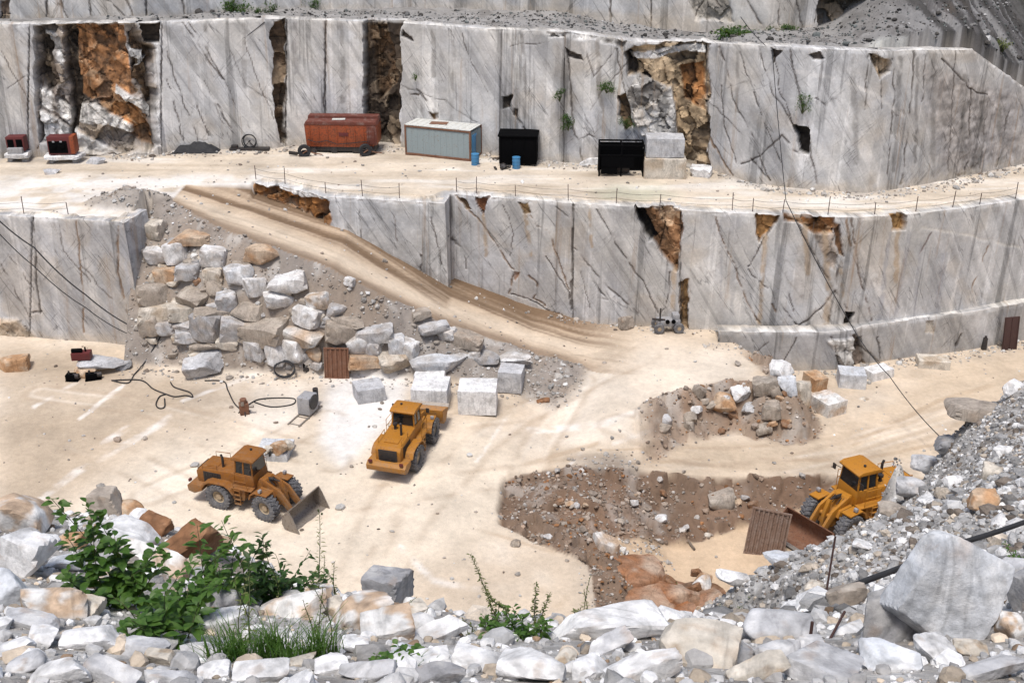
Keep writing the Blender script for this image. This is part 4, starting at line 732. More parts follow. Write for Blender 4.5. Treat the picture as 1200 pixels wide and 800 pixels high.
# ------------------------------------------------------------------ rocks stacked against the debris slope
BG = 'rocks stacked below the ramp'
for u, v, w, h, pal, kind, label in [
 (180, 273, 24, 20, 't', 'boulder', 'cream rock at the top of the pile beside the left marble wall'), (230, 281, 54, 18, 'o', 'slab', 'long tan and orange slab near the top of the rock pile'), (207, 302, 26, 25, 'w', 'boulder', 'white pointed rock under the long orange slab'), (184, 306, 22, 19, 'w', 'boulder', 'white rock left of the pointed one, against the wall side'), (251, 306, 26, 22, 'w', 'boulder', 'bright white cube shaped rock high in the pile'), (304, 302, 36, 22, 'o', 'boulder', 'knobbly orange rock alone on the gravel below the ramp'),
 (195, 325, 24, 17, 'o', 'boulder', 'rusty rock under the white rock beside the wall'), (222, 320, 34, 20, 'g', 'slab', 'grey slanting rock right of the rusty one'), (251, 326, 21, 17, 't', 'boulder', 'tan rock below the bright white cube shaped rock'), (280, 328, 26, 24, 'u', 'boulder', 'bluish white rock in the middle of the pile'), (300, 341, 24, 22, 'w', 'boulder', 'brightest white rock in the middle of the pile'), (339, 336, 42, 26, 'w', 'slab', 'large white slab high on the right of the pile'), (329, 355, 36, 24, 'w', 'slab', 'white slab tucked under the large white one'), (266, 357, 20, 19, 'u', 'boulder', 'small bluish rock left of the grey flat one'), (294, 364, 42, 20, 'n', 'slab', 'flat grey tan rock below the brightest white one'),
 (181, 348, 34, 25, 'n', 'boulder', 'grey brown rock against the wall side halfway up'), (229, 350, 44, 22, 'n', 'slab', 'tan grey slab slanting down to the right halfway up'), (250, 340, 20, 18, 'n', 'boulder', 'dull rock between the tan and the bluish ones'), (183, 369, 38, 23, 't', 'block', 'brown squared block against the wall side, left of its pair'), (214, 369, 33, 21, 't', 'block', 'brown squared block, right one of the pair'), (256, 369, 52, 15, 'n', 'slab', 'thin long slab lying over the grey squared rocks'), (176, 385, 25, 22, 'n', 'block', 'grey brown squared rock at the wall foot'), (196, 387, 21, 18, 'g', 'block', 'small grey squared rock right of the wall foot one'), (216, 383, 26, 14, 'g', 'block', 'flat grey rock under the brown pair'), (220, 396, 26, 16, 'g', 'block', 'grey rock in the lowest course above the big grey slab'), (243, 388, 31, 29, 'd', 'block', 'dark grey squared rock in the lower course'), (275, 393, 28, 27, 'g', 'block', 'grey upright rock left of the widest block'), (310, 390, 50, 30, 'n', 'block', 'widest grey tan block in the lower course'), (357, 395, 48, 25, 'x', 'slab', 'white topped slab with a brown underside above the rusty sheet'), (362, 374, 28, 23, 'w', 'block', 'pale squared rock above the white topped slab'), (372, 355, 24, 19, 'x', 'boulder', 'white rock with an orange spot below the ramp edge'), (392, 366, 22, 17, 'g', 'slab', 'grey slab on the gravel right of the orange spotted rock'),
 (300, 414, 22, 22, 'g', 'boulder', 'grey pointed rock in the bottom row'), (322, 417, 24, 27, 'w', 'boulder', 'pale rock behind the hose coil, left one'), (344, 416, 23, 26, 'w', 'boulder', 'pale rock behind the hose coil, right one'), (367, 417, 18, 16, 'o', 'boulder', 'small tan rock left of the rusty sheet'), (238, 405, 30, 12, 'n', 'slab', 'brown flat rock just above the big grey slab'), (266, 404, 22, 14, 't', 'boulder', 'small tan rock right above the big grey slab'),
 (399, 392, 34, 24, 'n', 'block', 'brownish grey rock right above the rusty sheet'), (440, 394, 38, 23, 'g', 'boulder', 'large dull grey rock on the slope right of the sheet'), (421, 407, 21, 21, 'w', 'boulder', 'white rock right of the rusty sheet top'), (429, 425, 38, 19, 'o', 'block', 'brown block at the floor right of the rusty sheet'), (438, 410, 17, 16, 'g', 'boulder', 'small grey rock above the brown block'), (465, 410, 20, 22, 'u', 'boulder', 'bluish white rock, left of the leaning pair'), (479, 414, 19, 22, 'w', 'boulder', 'white rock, right of the leaning pair'), (464, 428, 32, 24, 't', 'slab', 'cream slab under the leaning pair'), (516, 425, 60, 22, 'u', 'slab', 'long pale slab lying behind the two sawn blocks'), (602, 422, 36, 16, 'w', 'slab', 'bright white slab on top of the grey sawn block'), (570, 420, 28, 13, 'd', 'slab', 'thin dark grey slab left of the bright white one'), (545, 401, 40, 18, 'n', 'boulder', 'broad grey brown rock half buried on the slope'), (508, 388, 30, 18, 'g', 'boulder', 'grey rock high on the slope right of the pile'), (525, 394, 18, 14, 'w', 'boulder', 'small pale rock next to the broad half buried one'), (492, 370, 20, 12, 'n', 'boulder', 'small brown rock on the gravel near the ramp edge'), (410, 332, 10, 10, 'w', 'boulder', 'tiny white stone on the ramp edge gravel'), (556, 418, 12, 10, 'w', 'boulder', 'small white stone beside the thin dark slab'), (405, 376, 40, 14, 'n', 'slab', 'grey slanting slab on the gravel above the brownish rock')]:
    rock_at(hitground, u, v, w*1.2, h*1.25, pal, 'block' if (kind == 'boulder' and u % 3 != 1) else kind, label, cat='rock', group=BG, name='rock', k=3, sink=.05, tilt=.18, mat='rock', dfac=.8, dust=.55)
rs_ = np.random.RandomState(77); PILE = [(170, 268), (215, 275), (262, 300), (330, 330), (385, 370), (400, 430), (300, 432), (172, 425)]; k_ = 0
while k_ < 80:
    u, v = rs_.uniform(168, 405), rs_.uniform(268, 436)
    if sdist(np.array([u]), np.array([v]), PILE)[0] < 0: continue
    w = rs_.uniform(9, 20); k_ += 1
    rock_at(hitground, u, v, w, w*rs_.uniform(.6, .95), 'nntgdbnt'[rs_.randint(8)], ('block', 'boulder', 'slab')[rs_.randint(3)], 'small dull filler rock wedged among the larger rocks of the pile below the ramp', cat='rock', group='filler rocks of the pile', name='rock', k=2, sink=.2, dust=.5)
SG = 'loose rocks around the dirt scarp and the step'
for u, v, w, h, pal, kind, label in [(914, 438, 28, 28, 'w', 'boulder', 'white rock at the left foot of the stone step'), (922, 455, 22, 26, 'u', 'boulder', 'bluish upright rock at the end of the dirt scarp'), (938, 466, 26, 36, 't', 'slab', 'cream and orange rock closing the dirt scarp'), (898, 455, 34, 26, 'n', 'slab', 'brown slab tilted on the dirt scarp'), (868, 462, 24, 20, 'w', 'slab', 'white slab sticking out of the dirt scarp'), (846, 474, 30, 24, 'o', 'boulder', 'orange rock in the dirt scarp'), (880, 480, 22, 16, 'g', 'boulder', 'grey rock low in the dirt scarp'), (905, 484, 26, 26, 'n', 'slab', 'dark tilted slab low at the right of the dirt scarp'), (815, 382, 18, 14, 'w', 'boulder', 'white rock right of the drill rig'), (806, 373, 16, 9, 'n', 'boulder', 'flat grey rock behind the drill rig'), (733, 380, 16, 18, 'n', 'block', 'grey rock leaning on the lower wall left of the drill rig'), (1072, 369, 20, 10, 't', 'boulder', 'tan stone lying on the stone step'),
   (845, 590, 34, 26, 'n', 'slab', 'brown slab in the pit wall left of the ribbed steel sheet'), (775, 608, 14, 12, 'w', 'boulder', 'white stone in the pit wall'), (743, 590, 10, 10, 'w', 'boulder', 'small white stone at the top of the pit wall'), (637, 470, 16, 8, 'b', 'boulder', 'small reddish stone on the floor right of the grey block'), (465, 497, 22, 8, 't', 'slab', 'flat tan scrap on the floor left of the middle loader'), (823, 203, 28, 16, 'w', 'block', 'small white block right of the stacked blocks'), (690, 192, 24, 8, 'w', 'boulder', 'low white rubble stone left of the black shelter')]:
    rock_at(hitground, u, v, w, h, pal, kind, label, cat='rock', group=SG, name='rock', k=3, sink=.1, mat='rock')
MG = 'lumps of the orange mound'
for u, v, w, h, pal, kind, label in [(742, 688, 78, 62, 'r', 'boulder', 'orange lump at the left of the mound in the pit'), (709, 664, 30, 56, 'x', 'slab', 'upright cream rock at the left end of the orange mound'), (782, 694, 74, 54, 'r', 'boulder', 'orange and white lump in the middle of the mound'), (818, 703, 58, 46, 'b', 'boulder', 'dark orange lump at the right of the mound'), (752, 662, 34, 30, 'x', 'boulder', 'white patched lump on top of the orange mound'), (752, 718, 110, 50, 'r', 'boulder', 'wide orange lump low in front of the mound'), (815, 722, 80, 44, 'r', 'boulder', 'low orange lump at the front right of the mound')]:
    rock_at(lambda a, b: (lambda p: (p, float((p-CP)@FW)))(on_z(a, b+8, ZP)), u, v, w*1.1, h*1.1, pal, kind, label, cat='rock', group=MG, name='rock', k=4, rz=.3, sink=.02, dust=.3)
rs_ = np.random.RandomState(81)
for k_ in range(18):
    u, v = rs_.uniform(715, 835), rs_.uniform(668, 722); w = rs_.uniform(12, 26)
    rock_at(lambda a, b: (lambda p: (p, float((p-CP)@FW)))(on_z(a, b, ZP+1.2)), u, v, w, w*.8, 'rbrxbo'[rs_.randint(6)], ('slab', 'boulder', 'block')[rs_.randint(3)], 'broken reddish piece lying on the orange mound in the pit', cat='rock', group='broken pieces on the orange mound', name='rock', k=3, sink=.2, tilt=.6, dust=.2)
rs_ = np.random.RandomState(79)
for k_ in range(22):
    u = rs_.uniform(770, 935); v = rs_.uniform(458, 505) if u > 800 else rs_.uniform(478, 505); w = rs_.uniform(9, 19)
    rock_at(hitground, u, v, w, w*rs_.uniform(.7, 1.1), 'nnobngnw'[rs_.randint(8)], 'slab', 'broken slab sticking out of the dirt scarp below the stone step', cat='rock', group='broken slabs of the dirt scarp', name='rock', k=2, sink=.2, tilt=.7, dust=.3)
for k_ in range(26):
    u = rs_.uniform(600, 930); v = rs_.uniform(565, 640)-max(0, u-760)*.16; w = rs_.uniform(6, 15)
    rock_at(hitground, u, v, w, w*rs_.uniform(.6, .9), 'nntgobwg'[rs_.randint(8)], ('slab', 'boulder')[rs_.randint(2)], 'small stone stuck in the brown earth bank of the pit', cat='rock', group='stones in the pit bank', name='rock', k=2, sink=.25, tilt=.5, dust=.4)
# ------------------------------------------------------------------ sawn blocks
def hz(z): return lambda a, b: (lambda p: (p, float((p-CP)@FW)))(on_z(a, b, z))
def block(u, v, w, d, h, rz, pal, label, group, z=0, seed=0, kind='block', name='marble_block'):
    """u, v: the middle of the near bottom edge; sizes in metres"""
    p = on_z(u, v, z); rs = np.random.RandomState(seed+900)
    mb = MB(); mb.box((0, 0, 0), (w, d, h)); bmesh.ops.subdivide_edges(mb.b, edges=mb.b.edges[:], cuts=9, use_grid_fill=True)
    V = np.array([q.co[:] for q in mb.b.verts]); mb.b.verts.index_update(); Fc = np.array([[q.index for q in f.verts] for f in mb.b.faces if len(f.verts) == 4])
    mb.b.free(); nn = fbm(V*.9+seed*3.3, 4, seed+3); n3 = fbm(V*3+seed, 3, seed+4); L = np.array([w, d, h])
    edge = (np.abs(V)/(L/2) > .97).sum(1); V = V*(1-.012*(edge >= 2)-.012*(edge == 3))[:, None]+V/np.linalg.norm(V, axis=1)[:, None]*(.05*nn+.03*n3*(1+(edge >= 2)))[:, None]
    a, b2 = PAL[pal]; C = np.tile(np.array(a), (len(V), 1)); C = mixc(C, b2, smooth(0, .35, nn)*.7); C = mixc(C, (.35, .3, .24), smooth(.1, .5, n3)*.3)
    o = mesh_np(name, V, Fc, M['rock'], np.clip(C, .02, .9), None, True, 40); c, s = math.cos(rz), math.sin(rz)
    o.location = (p[0]-s*(d/2)*1, p[1]+c*d/2, p[2]+h/2-.04); o.rotation_euler = (0, 0, rz); tag(o, label, 'block', group); return o
QG = 'sawn marble blocks on the quarry floor'
block(559, 486, 2.55, 2.0, 1.75, R(-2), 'w', 'largest sawn white block, right of the pair behind the middle loader', QG, -.1, 1)
block(503, 482, 2.4, 2.2, 1.6, R(-4), 'w', 'sawn white block directly behind the middle loader bucket', QG, -.1, 2)
block(503, 455, 2.1, 1.2, .95, R(-3), 'w', 'low white block behind the sawn pair', QG, -.05, 3)
block(597, 460, 1.65, 1.5, 1.55, R(-10), 'g', 'grey sawn block right of the largest white one', QG, -.1, 4)
block(436, 472, 1.9, 1.7, 1.05, R(20), 'g', 'grey many sided block with brown dirt on top left of the middle loader', QG, 0, 5)
block(318, 543, 2.0, 1.9, .7, R(-4), 'u', 'low grey block with tan rubble piled on it behind the front loader', QG, -.1, 6)
block(980, 490, 1.75, 1.9, 1.25, R(28), 'x', 'cream block with a white top nearest the viewer right of the scarp', QG, -1.95, 7)
block(998, 458, 1.9, 1.6, 1.3, R(-8), 'u', 'bluish white block behind the cream one', QG, -1.95, 8)
block(961, 462, 1.1, 1.5, 1.25, R(20), 'o', 'brown block squeezed left of the bluish white one', QG, -1.95, 9)
block(1034, 448, 2.0, 1.2, .95, R(24), 'w', 'pale slanted block right of the bluish white one', QG, -2.05, 10)
block(1094, 436, 2.3, 1.4, .9, R(-8), 't', 'brown block with a pale top alone below the stone step', QG, -2.1, 11)
BGp = 'white blocks stacked on the bench'
sb = block(779, 210, 3.3, 2.2, 1.65, R(-2), 't', 'lower white block of the stack against the upper wall', BGp, ZB, 12)
p = sb.location; sb2 = block(779, 210, 3.0, 2.0, 1.5, R(-3), 'g', 'upper grey white block of the stack against the upper wall', BGp, ZB, 13); sb2.location = (p[0]-.03, p[1]+.2, p[2]+1.62)
q = on_z(323, 537, .6)
for i, (dx, dy, dz, s, pal, lb) in enumerate([(.1, .9, .35, 1.2, 'o', 'tan rubble lump on the low grey block behind the front loader'), (-.55, .7, .2, .7, 't', 'small cream lump beside the tan one on the low grey block'), (.6, 1.2, .3, .8, 't', 'cream lump right of the tan one on the low grey block')]):
    tag(rockmesh('rock', (q[0]+dx, q[1]+dy, .6+dz*.8), (s, s*.8, s*.75), (.1, .1, i), pal, 'boulder', 950+i, 3), lb, 'rock', 'rubble on the low block')
tag(rockmesh('rock', on_z(230, 447, 0)+np.array([0, 1.0, .62]), (4.3, 2.7, 1.25), (R(6), R(-4), R(10)), 'g', 'slab', 961, 4, rough=.04), 'big bluish grey slab lying on the floor in front of the rock pile', 'rock')
tag(rockmesh('rock', on_z(15, 434, .1)+np.array([0, .4, .4]), (2.2, 1.5, 1.15), (0, 0, .2), 'o', 'boulder', 962, 4), 'brown boulder on the floor at the left picture edge', 'rock')
tag(rockmesh('rock', on_z(1015, 470, -1.95)+np.array([0, .2, .0]), (1.7, 1.1, .5), (0, 0, .1), 't', 'round', 963, 3), 'low sandy lump right of the cream block', 'rock')
# ------------------------------------------------------------------ countless small stones
def scatter(name, P, S, Cc, k=1, seed=0, mat='far_rock', flat=.75):
    rs = np.random.RandomState(seed); T = []
    for i in range(12):
        if k == 1:
            D, Fc = ico(1); V = D*rs.uniform(.55, 1.0, (len(D), 1))
        else:
            V, Fc = rockshape(rs, k, ('boulder', 'slab', 'boulder')[i % 3])
        V = V*np.array([1, rs.uniform(.6, 1), rs.uniform(.45, .9)]); T.append(V)
    n = len(P); nv = len(T[0]); idx = rs.randint(0, 12, n); B = np.stack(T)[idx]; a = rs.uniform(0, 6.28, n); t = rs.normal(0, .35, n)
    c, s = np.cos(a)[:, None], np.sin(a)[:, None]; ct, st = np.cos(t)[:, None], np.sin(t)[:, None]
    x, y, z = B[..., 0], B[..., 1]*1, B[..., 2]; y, z = y*ct-z*st, y*st+z*ct; x, y = x*c-y*s, x*s+y*c
    V = np.stack([x, y, z], 2)*S[:, None, None]+P[:, None, :]+np.array([0, 0, 1])*S[:, None, None]*.18
    Fa = (Fc[None, :, :]+(np.arange(n)*nv)[:, None, None]).reshape(-1, 3)
    Ca = np.repeat(Cc, nv, 0)
    o = mesh_np(name, V.reshape(-1, 3), Fa, M[mat], Ca, None, False); tag(o, kind='stuff'); return o
def stonecols(n, rs, pal, var=.22):
    base = np.array([p for p, w_ in pal]); w_ = np.array([w_ for p, w_ in pal], float); i = rs.choice(len(base), n, p=w_/w_.sum())
    return np.clip(base[i]*(1+rs.normal(0, var, (n, 1))), .03, .85)
GP = [((.70, .695, .69), 5), ((.46, .455, .45), 4), ((.34, .33, .32), 3), ((.50, .42, .33), 2), ((.30, .21, .14), .8)]
rs = np.random.RandomState(5)
# foreground: near stones
n = 3900; y = 3.6+10*rs.rand(n)**.8; x = (rs.rand(n)*2-1)*(y*.62+4); S = np.clip(rs.lognormal(-2.95, .5, n), .03, .15)*(.75+y/30)
scatter('small_stones', np.stack([x, y, zfg(x, y, True)], 1), S, stonecols(n, rs, GP), 2, 1, 'rock')
n = 9000; y = 3.8+9*rs.rand(n); x = (rs.rand(n)*2-1)*(y*.62+2.2); S = np.clip(rs.lognormal(-3.7, .5, n), .012, .07)
scatter('pebbles', np.stack([x, y, zfg(x, y, True)], 1), S, stonecols(n, rs, GP), 1, 2, 'rock')
# right talus
n = 92000; y = 8+43*rs.rand(n)**.75; x = rs.uniform(.08, .98, n)*y+rs.normal(0, .6, n); S = np.clip(rs.lognormal(-2.85, .60, n), .03, .45)
z = zfg(x, y, True); kk = z > -5; x, y, z, S = x[kk], y[kk], z[kk], S[kk]
GT = [((.64, .635, .63), 4.2), ((.43, .425, .42), 4), ((.27, .265, .26), 4), ((.46, .40, .33), 1.8), ((.18, .15, .125), 2.2)]
scatter('talus_gravel', np.stack([x, y, z], 1), S, stonecols(len(x), rs, GT), 1, 3)
# quarry ground: debris slope, scarps, wall toes, ledge, hillside
n = 175000; x = rs.uniform(-34, 44, n); y = rs.uniform(43, 101, n); z, zo = terrain(x, y, True)
yb = fback(x); ym = fmid(x)
toe = smooth(1.6, .2, np.abs(y-yb+.9))*.5+smooth(1.2, .1, np.abs(y-ym+.7))*.30*(x > 3)+smooth(2., .2, np.hypot(x-on_z(25, 400, 0)[0], (y-on_z(25, 398, 0)[1])*1.3)/2.2)*.6
stepy = np.interp(x, LED[:, 0], LED[:, 1]); toe += smooth(1.3, .1, np.abs(y-stepy+.8))*.4*(x > 14)
rl2 = np.interp(x, RF[:, 0], RF[:, 1]); toe += .35*smooth(1.8, 0., np.abs(y-rl2+.3))*(x < 4)*(x > LEFTC[0]-.5)
prob = .62*zo['debris']+.6*zo['scarp1']+.5*zo['scarp2']+.6*zo['heap']+.28*zo['ledge']*(1-zo['top'])*(1-zo['hill'])+.45*zo['hill']+toe*(1-zo['ledge'])+.016
kk = rs.rand(n) < prob*.62; x, y, z = x[kk], y[kk], z[kk]; br = np.clip(zo['scarp1']+zo['scarp2'], 0, 1)[kk]; hh = zo['hill'][kk]+zo['ledge'][kk]
S = np.clip(rs.lognormal(-2.5, .55, len(x)), .04, .42); deb = zo['debris'][kk]
Cc = stonecols(len(x), rs, [((.50, .485, .46), 3), ((.40, .375, .345), 4), ((.33, .29, .25), 3), ((.26, .21, .17), 1.5), ((.62, .61, .59), 1.)])
Cb = stonecols(len(x), rs, [((.27, .20, .15), 4), ((.34, .28, .23), 3), ((.44, .41, .38), 1.2), ((.3, .15, .07), .7)]); Cc = np.where((br > .5)[:, None], Cb, Cc)
Ch = stonecols(len(x), rs, [((.22, .215, .21), 3), ((.12, .13, .125), 4), ((.45, .445, .44), .7), ((.07, .065, .06), 4)]); Cc = np.where((hh > .5)[:, None], Ch, Cc)
scatter('quarry_gravel', np.stack([x, y, z], 1), S, Cc, 1, 4)
print('gravel', len(x))
# ------------------------------------------------------------------ wheel loaders (x forward, z up, metres)
def bars(mb, segs, r=.025):
    for s in segs: mb.tube(s, r, 6)
    return mb
def loader(loc, heading, sc, label, artic=0, arm=0.0, paint='paint', cabside='paint', rearview=False, bucket_mat='steel', tilt=0.0, beacon=True):
    t = empty('wheel_loader', loc, heading, None, sc); tag(t, label, 'wheel loader', 'wheel loaders working in the quarry')
    P = M[paint]; D = M['dark']
    # rear frame
    mb = MB(); mb.prism([(-2.9, .72), (-.5, .62), (.0, .62), (.0, 1.05), (-.4, 1.25), (-2.9, 1.25)], -.55, .55); mb.build('chassis', D, t, .02)
    hood = MB(); hood.prism([(-3.25, 1.12), (-3.32, 2.02), (-3.16, 2.22), (-.72, 2.36), (-.72, 1.12)], -.80, .80); hood = hood.build('engine_hood', P, t, .06)
    g = MB(); g.box((-3.315, 0, 1.62), (.05, 1.16, .92), (0, R(-4), 0))
    for k in range(9): g.box((-3.35, 0, 1.27+k*.085), (.03, .98, .022), (0, R(-4), 0))
    g.build('grille', D, hood)
    ex = MB(); ex.cyl((-1.75, -.28, 2.25), (-1.75, -.28, 2.95), .075, 12); ex.cyl((-1.75, -.28, 2.93), (-1.83, -.28, 3.12), .07, 12); ex.build('exhaust_pipe', D, hood)
    ai = MB(); ai.cyl((-1.2, .32, 2.28), (-1.2, .32, 2.62), .09, 12); ai.cyl((-1.2, .32, 2.62), (-1.2, .32, 2.74), .15, 14); ai.build('air_intake', D, hood)
    for s in (-1, 1):
        lv = MB(); lv.box((-2.24, s*.803, 1.75), (1.2, .012, .7))
        for k in range(7): lv.box((-2.75+k*.17, s*.815, 1.75), (.09, .03, .62))
        lv.build('louvre', D, hood)
    rc = MB(); rc.prism([(-2.6, 2.25), (-2.2, 2.30), (-1.95, 2.30), (-1.95, 2.27)], -.6, .6); rc.box((-2.4, 0, 2.29), (.7, .9, .06), (0, R(-3), 0)); rc.build('radiator_cover', P, hood, .015)
    cw = MB(); cw.prism([(-3.72, .82), (-3.78, 1.18), (-3.55, 1.34), (-2.75, 1.34), (-2.75, .98), (-3.3, .72)], -1.25, 1.25); cw = cw.build('counterweight', P, t, .05)
    for s in (-1, 1):
        l = MB(); l.box((-3.7, s*.98, 1.43), (.12, .22, .16)); l.build('rear_lamp', M['red'], cw, .015)
        f = MB(); f.prism([(-2.75, 1.28), (-2.55, 1.62), (-2.2, 1.78), (-1.1, 1.78), (-.72, 1.55), (-.55, 1.2), (-.66, 1.2), (-.85, 1.48), (-1.15, 1.69), (-2.15, 1.69), (-2.46, 1.54), (-2.64, 1.28)], s*.80, s*1.34); f.build('fender', P, t, .012)
        st = MB()
        for k in range(4): st.box((-.38, s*1.08, .55+k*.31), (.42, .30, .04))
        bars(st, [[(-.58, s*1.2, .5), (-.58, s*1.2, 1.55)], [(-.18, s*1.2, .5), (-.18, s*1.2, 1.55)]]); st.build('ladder', P, t)
        tk = MB(); tk.prism([(-.85, .72), (-.05, .72), (.05, 1.1), (.05, 1.52), (-.75, 1.52)], s*.56, s*1.02); tk.build('side_tank', P, t, .03)
        hr = MB(); bars(hr, [[(-.62, s*1.15, 1.6), (-.62, s*1.15, 2.55), (.3, s*1.15, 2.55), (.3, s*1.15, 1.6)], [(-.62, s*1.15, 2.1), (.3, s*1.15, 2.1)]], .022); hr.build('handrail', P, t); hr = MB(); bars(hr, [[(-2.9, s*.74, 2.25), (-2.9, s*.74, 2.55), (-1.9, s*.74, 2.62), (-1.9, s*.74, 2.3)]], .022); hr.build('handrail', P, t)
    pl = MB(); pl.box((-.15, 0, 1.56), (1.5, 2.36, .07)); pl.build('cab_platform', P, t, .01)
    # cab
    cab = MB(); x0, x1, x2, yw, yr, zb, zs, zt = -.72, .52, .42, .76, .68, 1.60, 2.38, 3.22
    cab.prism([(x0, zb), (x0, zs), (x1, zs-.05), (x1+.08, zb)], -yw, yw)
    for s in (-1, 1):
        for xa, xb in ((x0+.05, x0+.10), (-.12, -.10), (x1-.04, x2)):
            cab.cyl((xa, s*(yw-.05), zs-.05), (xb, s*(yr-.03), zt), .055, 8)
    cab.box(((x0+x2)/2+.02, 0, zs+.42), (.05, .05, .05)); cab = cab.build('cab', M[cabside], t, .015)
    rf = MB(); rf.prism([(x0-.12, zt), (x0-.16, zt+.12), (x0+.1, zt+.22), (x2-.05, zt+.22), (x2+.22, zt+.10), (x2+.2, zt)], -.80, .80); rf = rf.build('roof', P, cab, .04)
    if beacon: be = MB(); be.cyl((-.1, .3, zt+.2), (-.1, .3, zt+.32), .07, 12); be.build('beacon', D, rf)
    def pane(a, b, c, d):
        g = MB(); g._faces([Vector(v) for v in (a, b, c, d)], [(0, 1, 2, 3)]); n = (Vector(b)-Vector(a)).cross(Vector(c)-Vector(a)).normalized()*.012
        r = bmesh.ops.extrude_face_region(g.b, geom=g.b.faces[:]); bmesh.ops.translate(g.b, vec=n, verts=[v for v in r['geom'] if isinstance(v, bmesh.types.BMVert)]); g.build('window', M['glass'], cab, 0, 0)
    for s in (-1, 1):
        pane((x0+.1, s*(yw-.06), zs), (-.14, s*(yw-.06), zs), (-.14, s*(yr-.04), zt), (x0+.12, s*(yr-.04), zt))
        pane((-.08, s*(yw-.06), zs-.04), (x1-.06, s*(yw-.06), zs-.05), (x2-.02, s*(yr-.04), zt), (-.08, s*(yr-.04), zt))
    pane((x1-.01, -.68, zs-.04), (x1-.01, .68, zs-.04), (x2+.02, .62, zt), (x2+.02, -.62, zt)); pane((x0+.02, -.66, zs), (x0+.02, .66, zs), (x0+.06, .6, zt), (x0+.06, -.6, zt))
    for s in (-1, 1): mr = MB(); bars(mr, [[(.5, s*.72, 2.95), (.62, s*1.12, 2.95)]], .02); mr.box((.62, s*1.12, 2.86), (.06, .2, .3)); mr.build('mirror', D, cab)
    # front frame turns about the joint
    c, s_ = math.cos(artic), math.sin(artic); J = Matrix.Rotation(artic, 4, 'Z')
    ff = MB(); ff.prism([(.12, .68), (.12, 1.15), (.55, 1.5), (.85, 2.12), (1.25, 2.12), (1.55, 1.45), (2.25, 1.2), (2.3, .75)], -.42, .42); ff = ff.build('front_frame', P, t, .03); ff.rotation_euler.z = artic
    hl = []
    for s in (-1, 1):
        f = MB(); f.prism([(.62, 1.15), (.75, 1.5), (1.05, 1.72), (2.0, 1.74), (2.0, 1.66), (1.1, 1.64), (.83, 1.45), (.72, 1.15)], s*.72, s*1.32); f.prism([(.7, 1.1), (1.0, 1.66), (1.9, 1.66), (2.05, 1.3), (1.7, .95)], s*.42, s*.62); f = f.build('fender', P, ff, .012)
        h = MB(); h.box((1.45, s*1.18, 1.87), (.16, .2, .18)); bars(h, [[(1.42, s*1.18, 1.72), (1.42, s*1.18, 1.85)]], .03); h.build('headlight', M['grey'], ff, .015)
    # lift arms
    ca = lambda x, z: (x, z)
    bx, bz = 3.05, .62+arm
    for s in (-1, 1):
        a = MB(); e = .13; mx, mz = 2.15, 1.62+arm*.6
        a.prism([(.95, 2.05), (1.05, 1.8), (mx-.1, mz-.35), (bx-.12, bz-.18), (bx+.12, bz-.1), (bx+.05, bz+.22), (mx+.18, mz+.1), (1.15, 2.12)], s*.40-.07, s*.40+.07); a.build('lift_arm', P, ff, .015)
        cy = MB(); cy.cyl((.75, s*.40, 1.05), (1.5, s*.40, 1.22+arm*.2), .085, 12); cy.build('lift_cylinder', P, ff)
        rd = MB(); rd.cyl((1.5, s*.40, 1.22+arm*.2), (2.05, s*.40, 1.40+arm*.45), .045, 10); rd.build('cylinder_rod', M['steel'], ff)
    ct = MB(); ct.cyl((2.2, -.42, 1.3+arm*.6), (2.2, .42, 1.3+arm*.6), .12, 14); ct.build('cross_tube', P, ff)
    bc = MB(); bc.prism([(1.95, 2.1+arm*.6), (2.15, 2.2+arm*.6), (2.45, 1.5+arm*.6), (2.55, .78+arm*.8), (2.35, .75+arm*.8), (2.15, 1.35+arm*.6)], -.09, .09); bc.build('tilt_lever', P, ff, .015)
    tc = MB(); tc.cyl((.95, 0, 2.0), (1.6, 0, 2.1+arm*.3), .10, 12); tc.cyl((1.6, 0, 2.1+arm*.3), (2.05, 0, 2.13+arm*.6), .05, 10); tc.build('tilt_cylinder', D, ff)
    hs = MB()
    for q in (-.2, -.08, .1, .22): hs.tube([(.3, q, 1.3), (.55, q*1.2, 1.85), (.9, q, 2.1), (1.3, q*1.3, 2.0), (1.7, q*1.5, 1.75)], .025, 6)
    hs.build('hydraulic_hose', M['hose'], ff)
    # bucket: curved shell
    bk = MB(); ct_, st_ = math.cos(tilt), math.sin(tilt)
    def tr(x, z): return (bx+.1+x*ct_-z*st_, bz-.1+x*st_+z*ct_)
    shell = [(1.25, -.42), (.45, -.44), (.12, -.34), (-.05, -.1), (-.06, .2), (.05, .55), (.28, .86), (.42, .98)]
    inner = [(.44, .93), (.33, .82), (.12, .52), (.02, .2), (.03, -.08), (.18, -.28), (.48, -.38), (1.25, -.385)]
    W = 1.48
    bk.prism([tr(*p) for p in shell+inner], -W, W); bk = bk.build('bucket', M[bucket_mat], ff, 0, 40)
    for s in (-1, 1):
        sp = MB(); sp.prism([tr(*p) for p in [(1.2, -.40), (.46, -.40), (.14, -.3), (0, -.08), (0, .2), (.1, .54), (.3, .84), (.42, .95), (.66, .62)]], s*W-.03, s*W+.03); sp.build('side_plate', M[bucket_mat], bk)
    ce = MB(); ce.prism([tr(1.2, -.37), tr(1.2, -.445), tr(1.45, -.44), tr(1.46, -.42)], -W-.04, W+.04); ce.build('cutting_edge', M['steel'], bk)
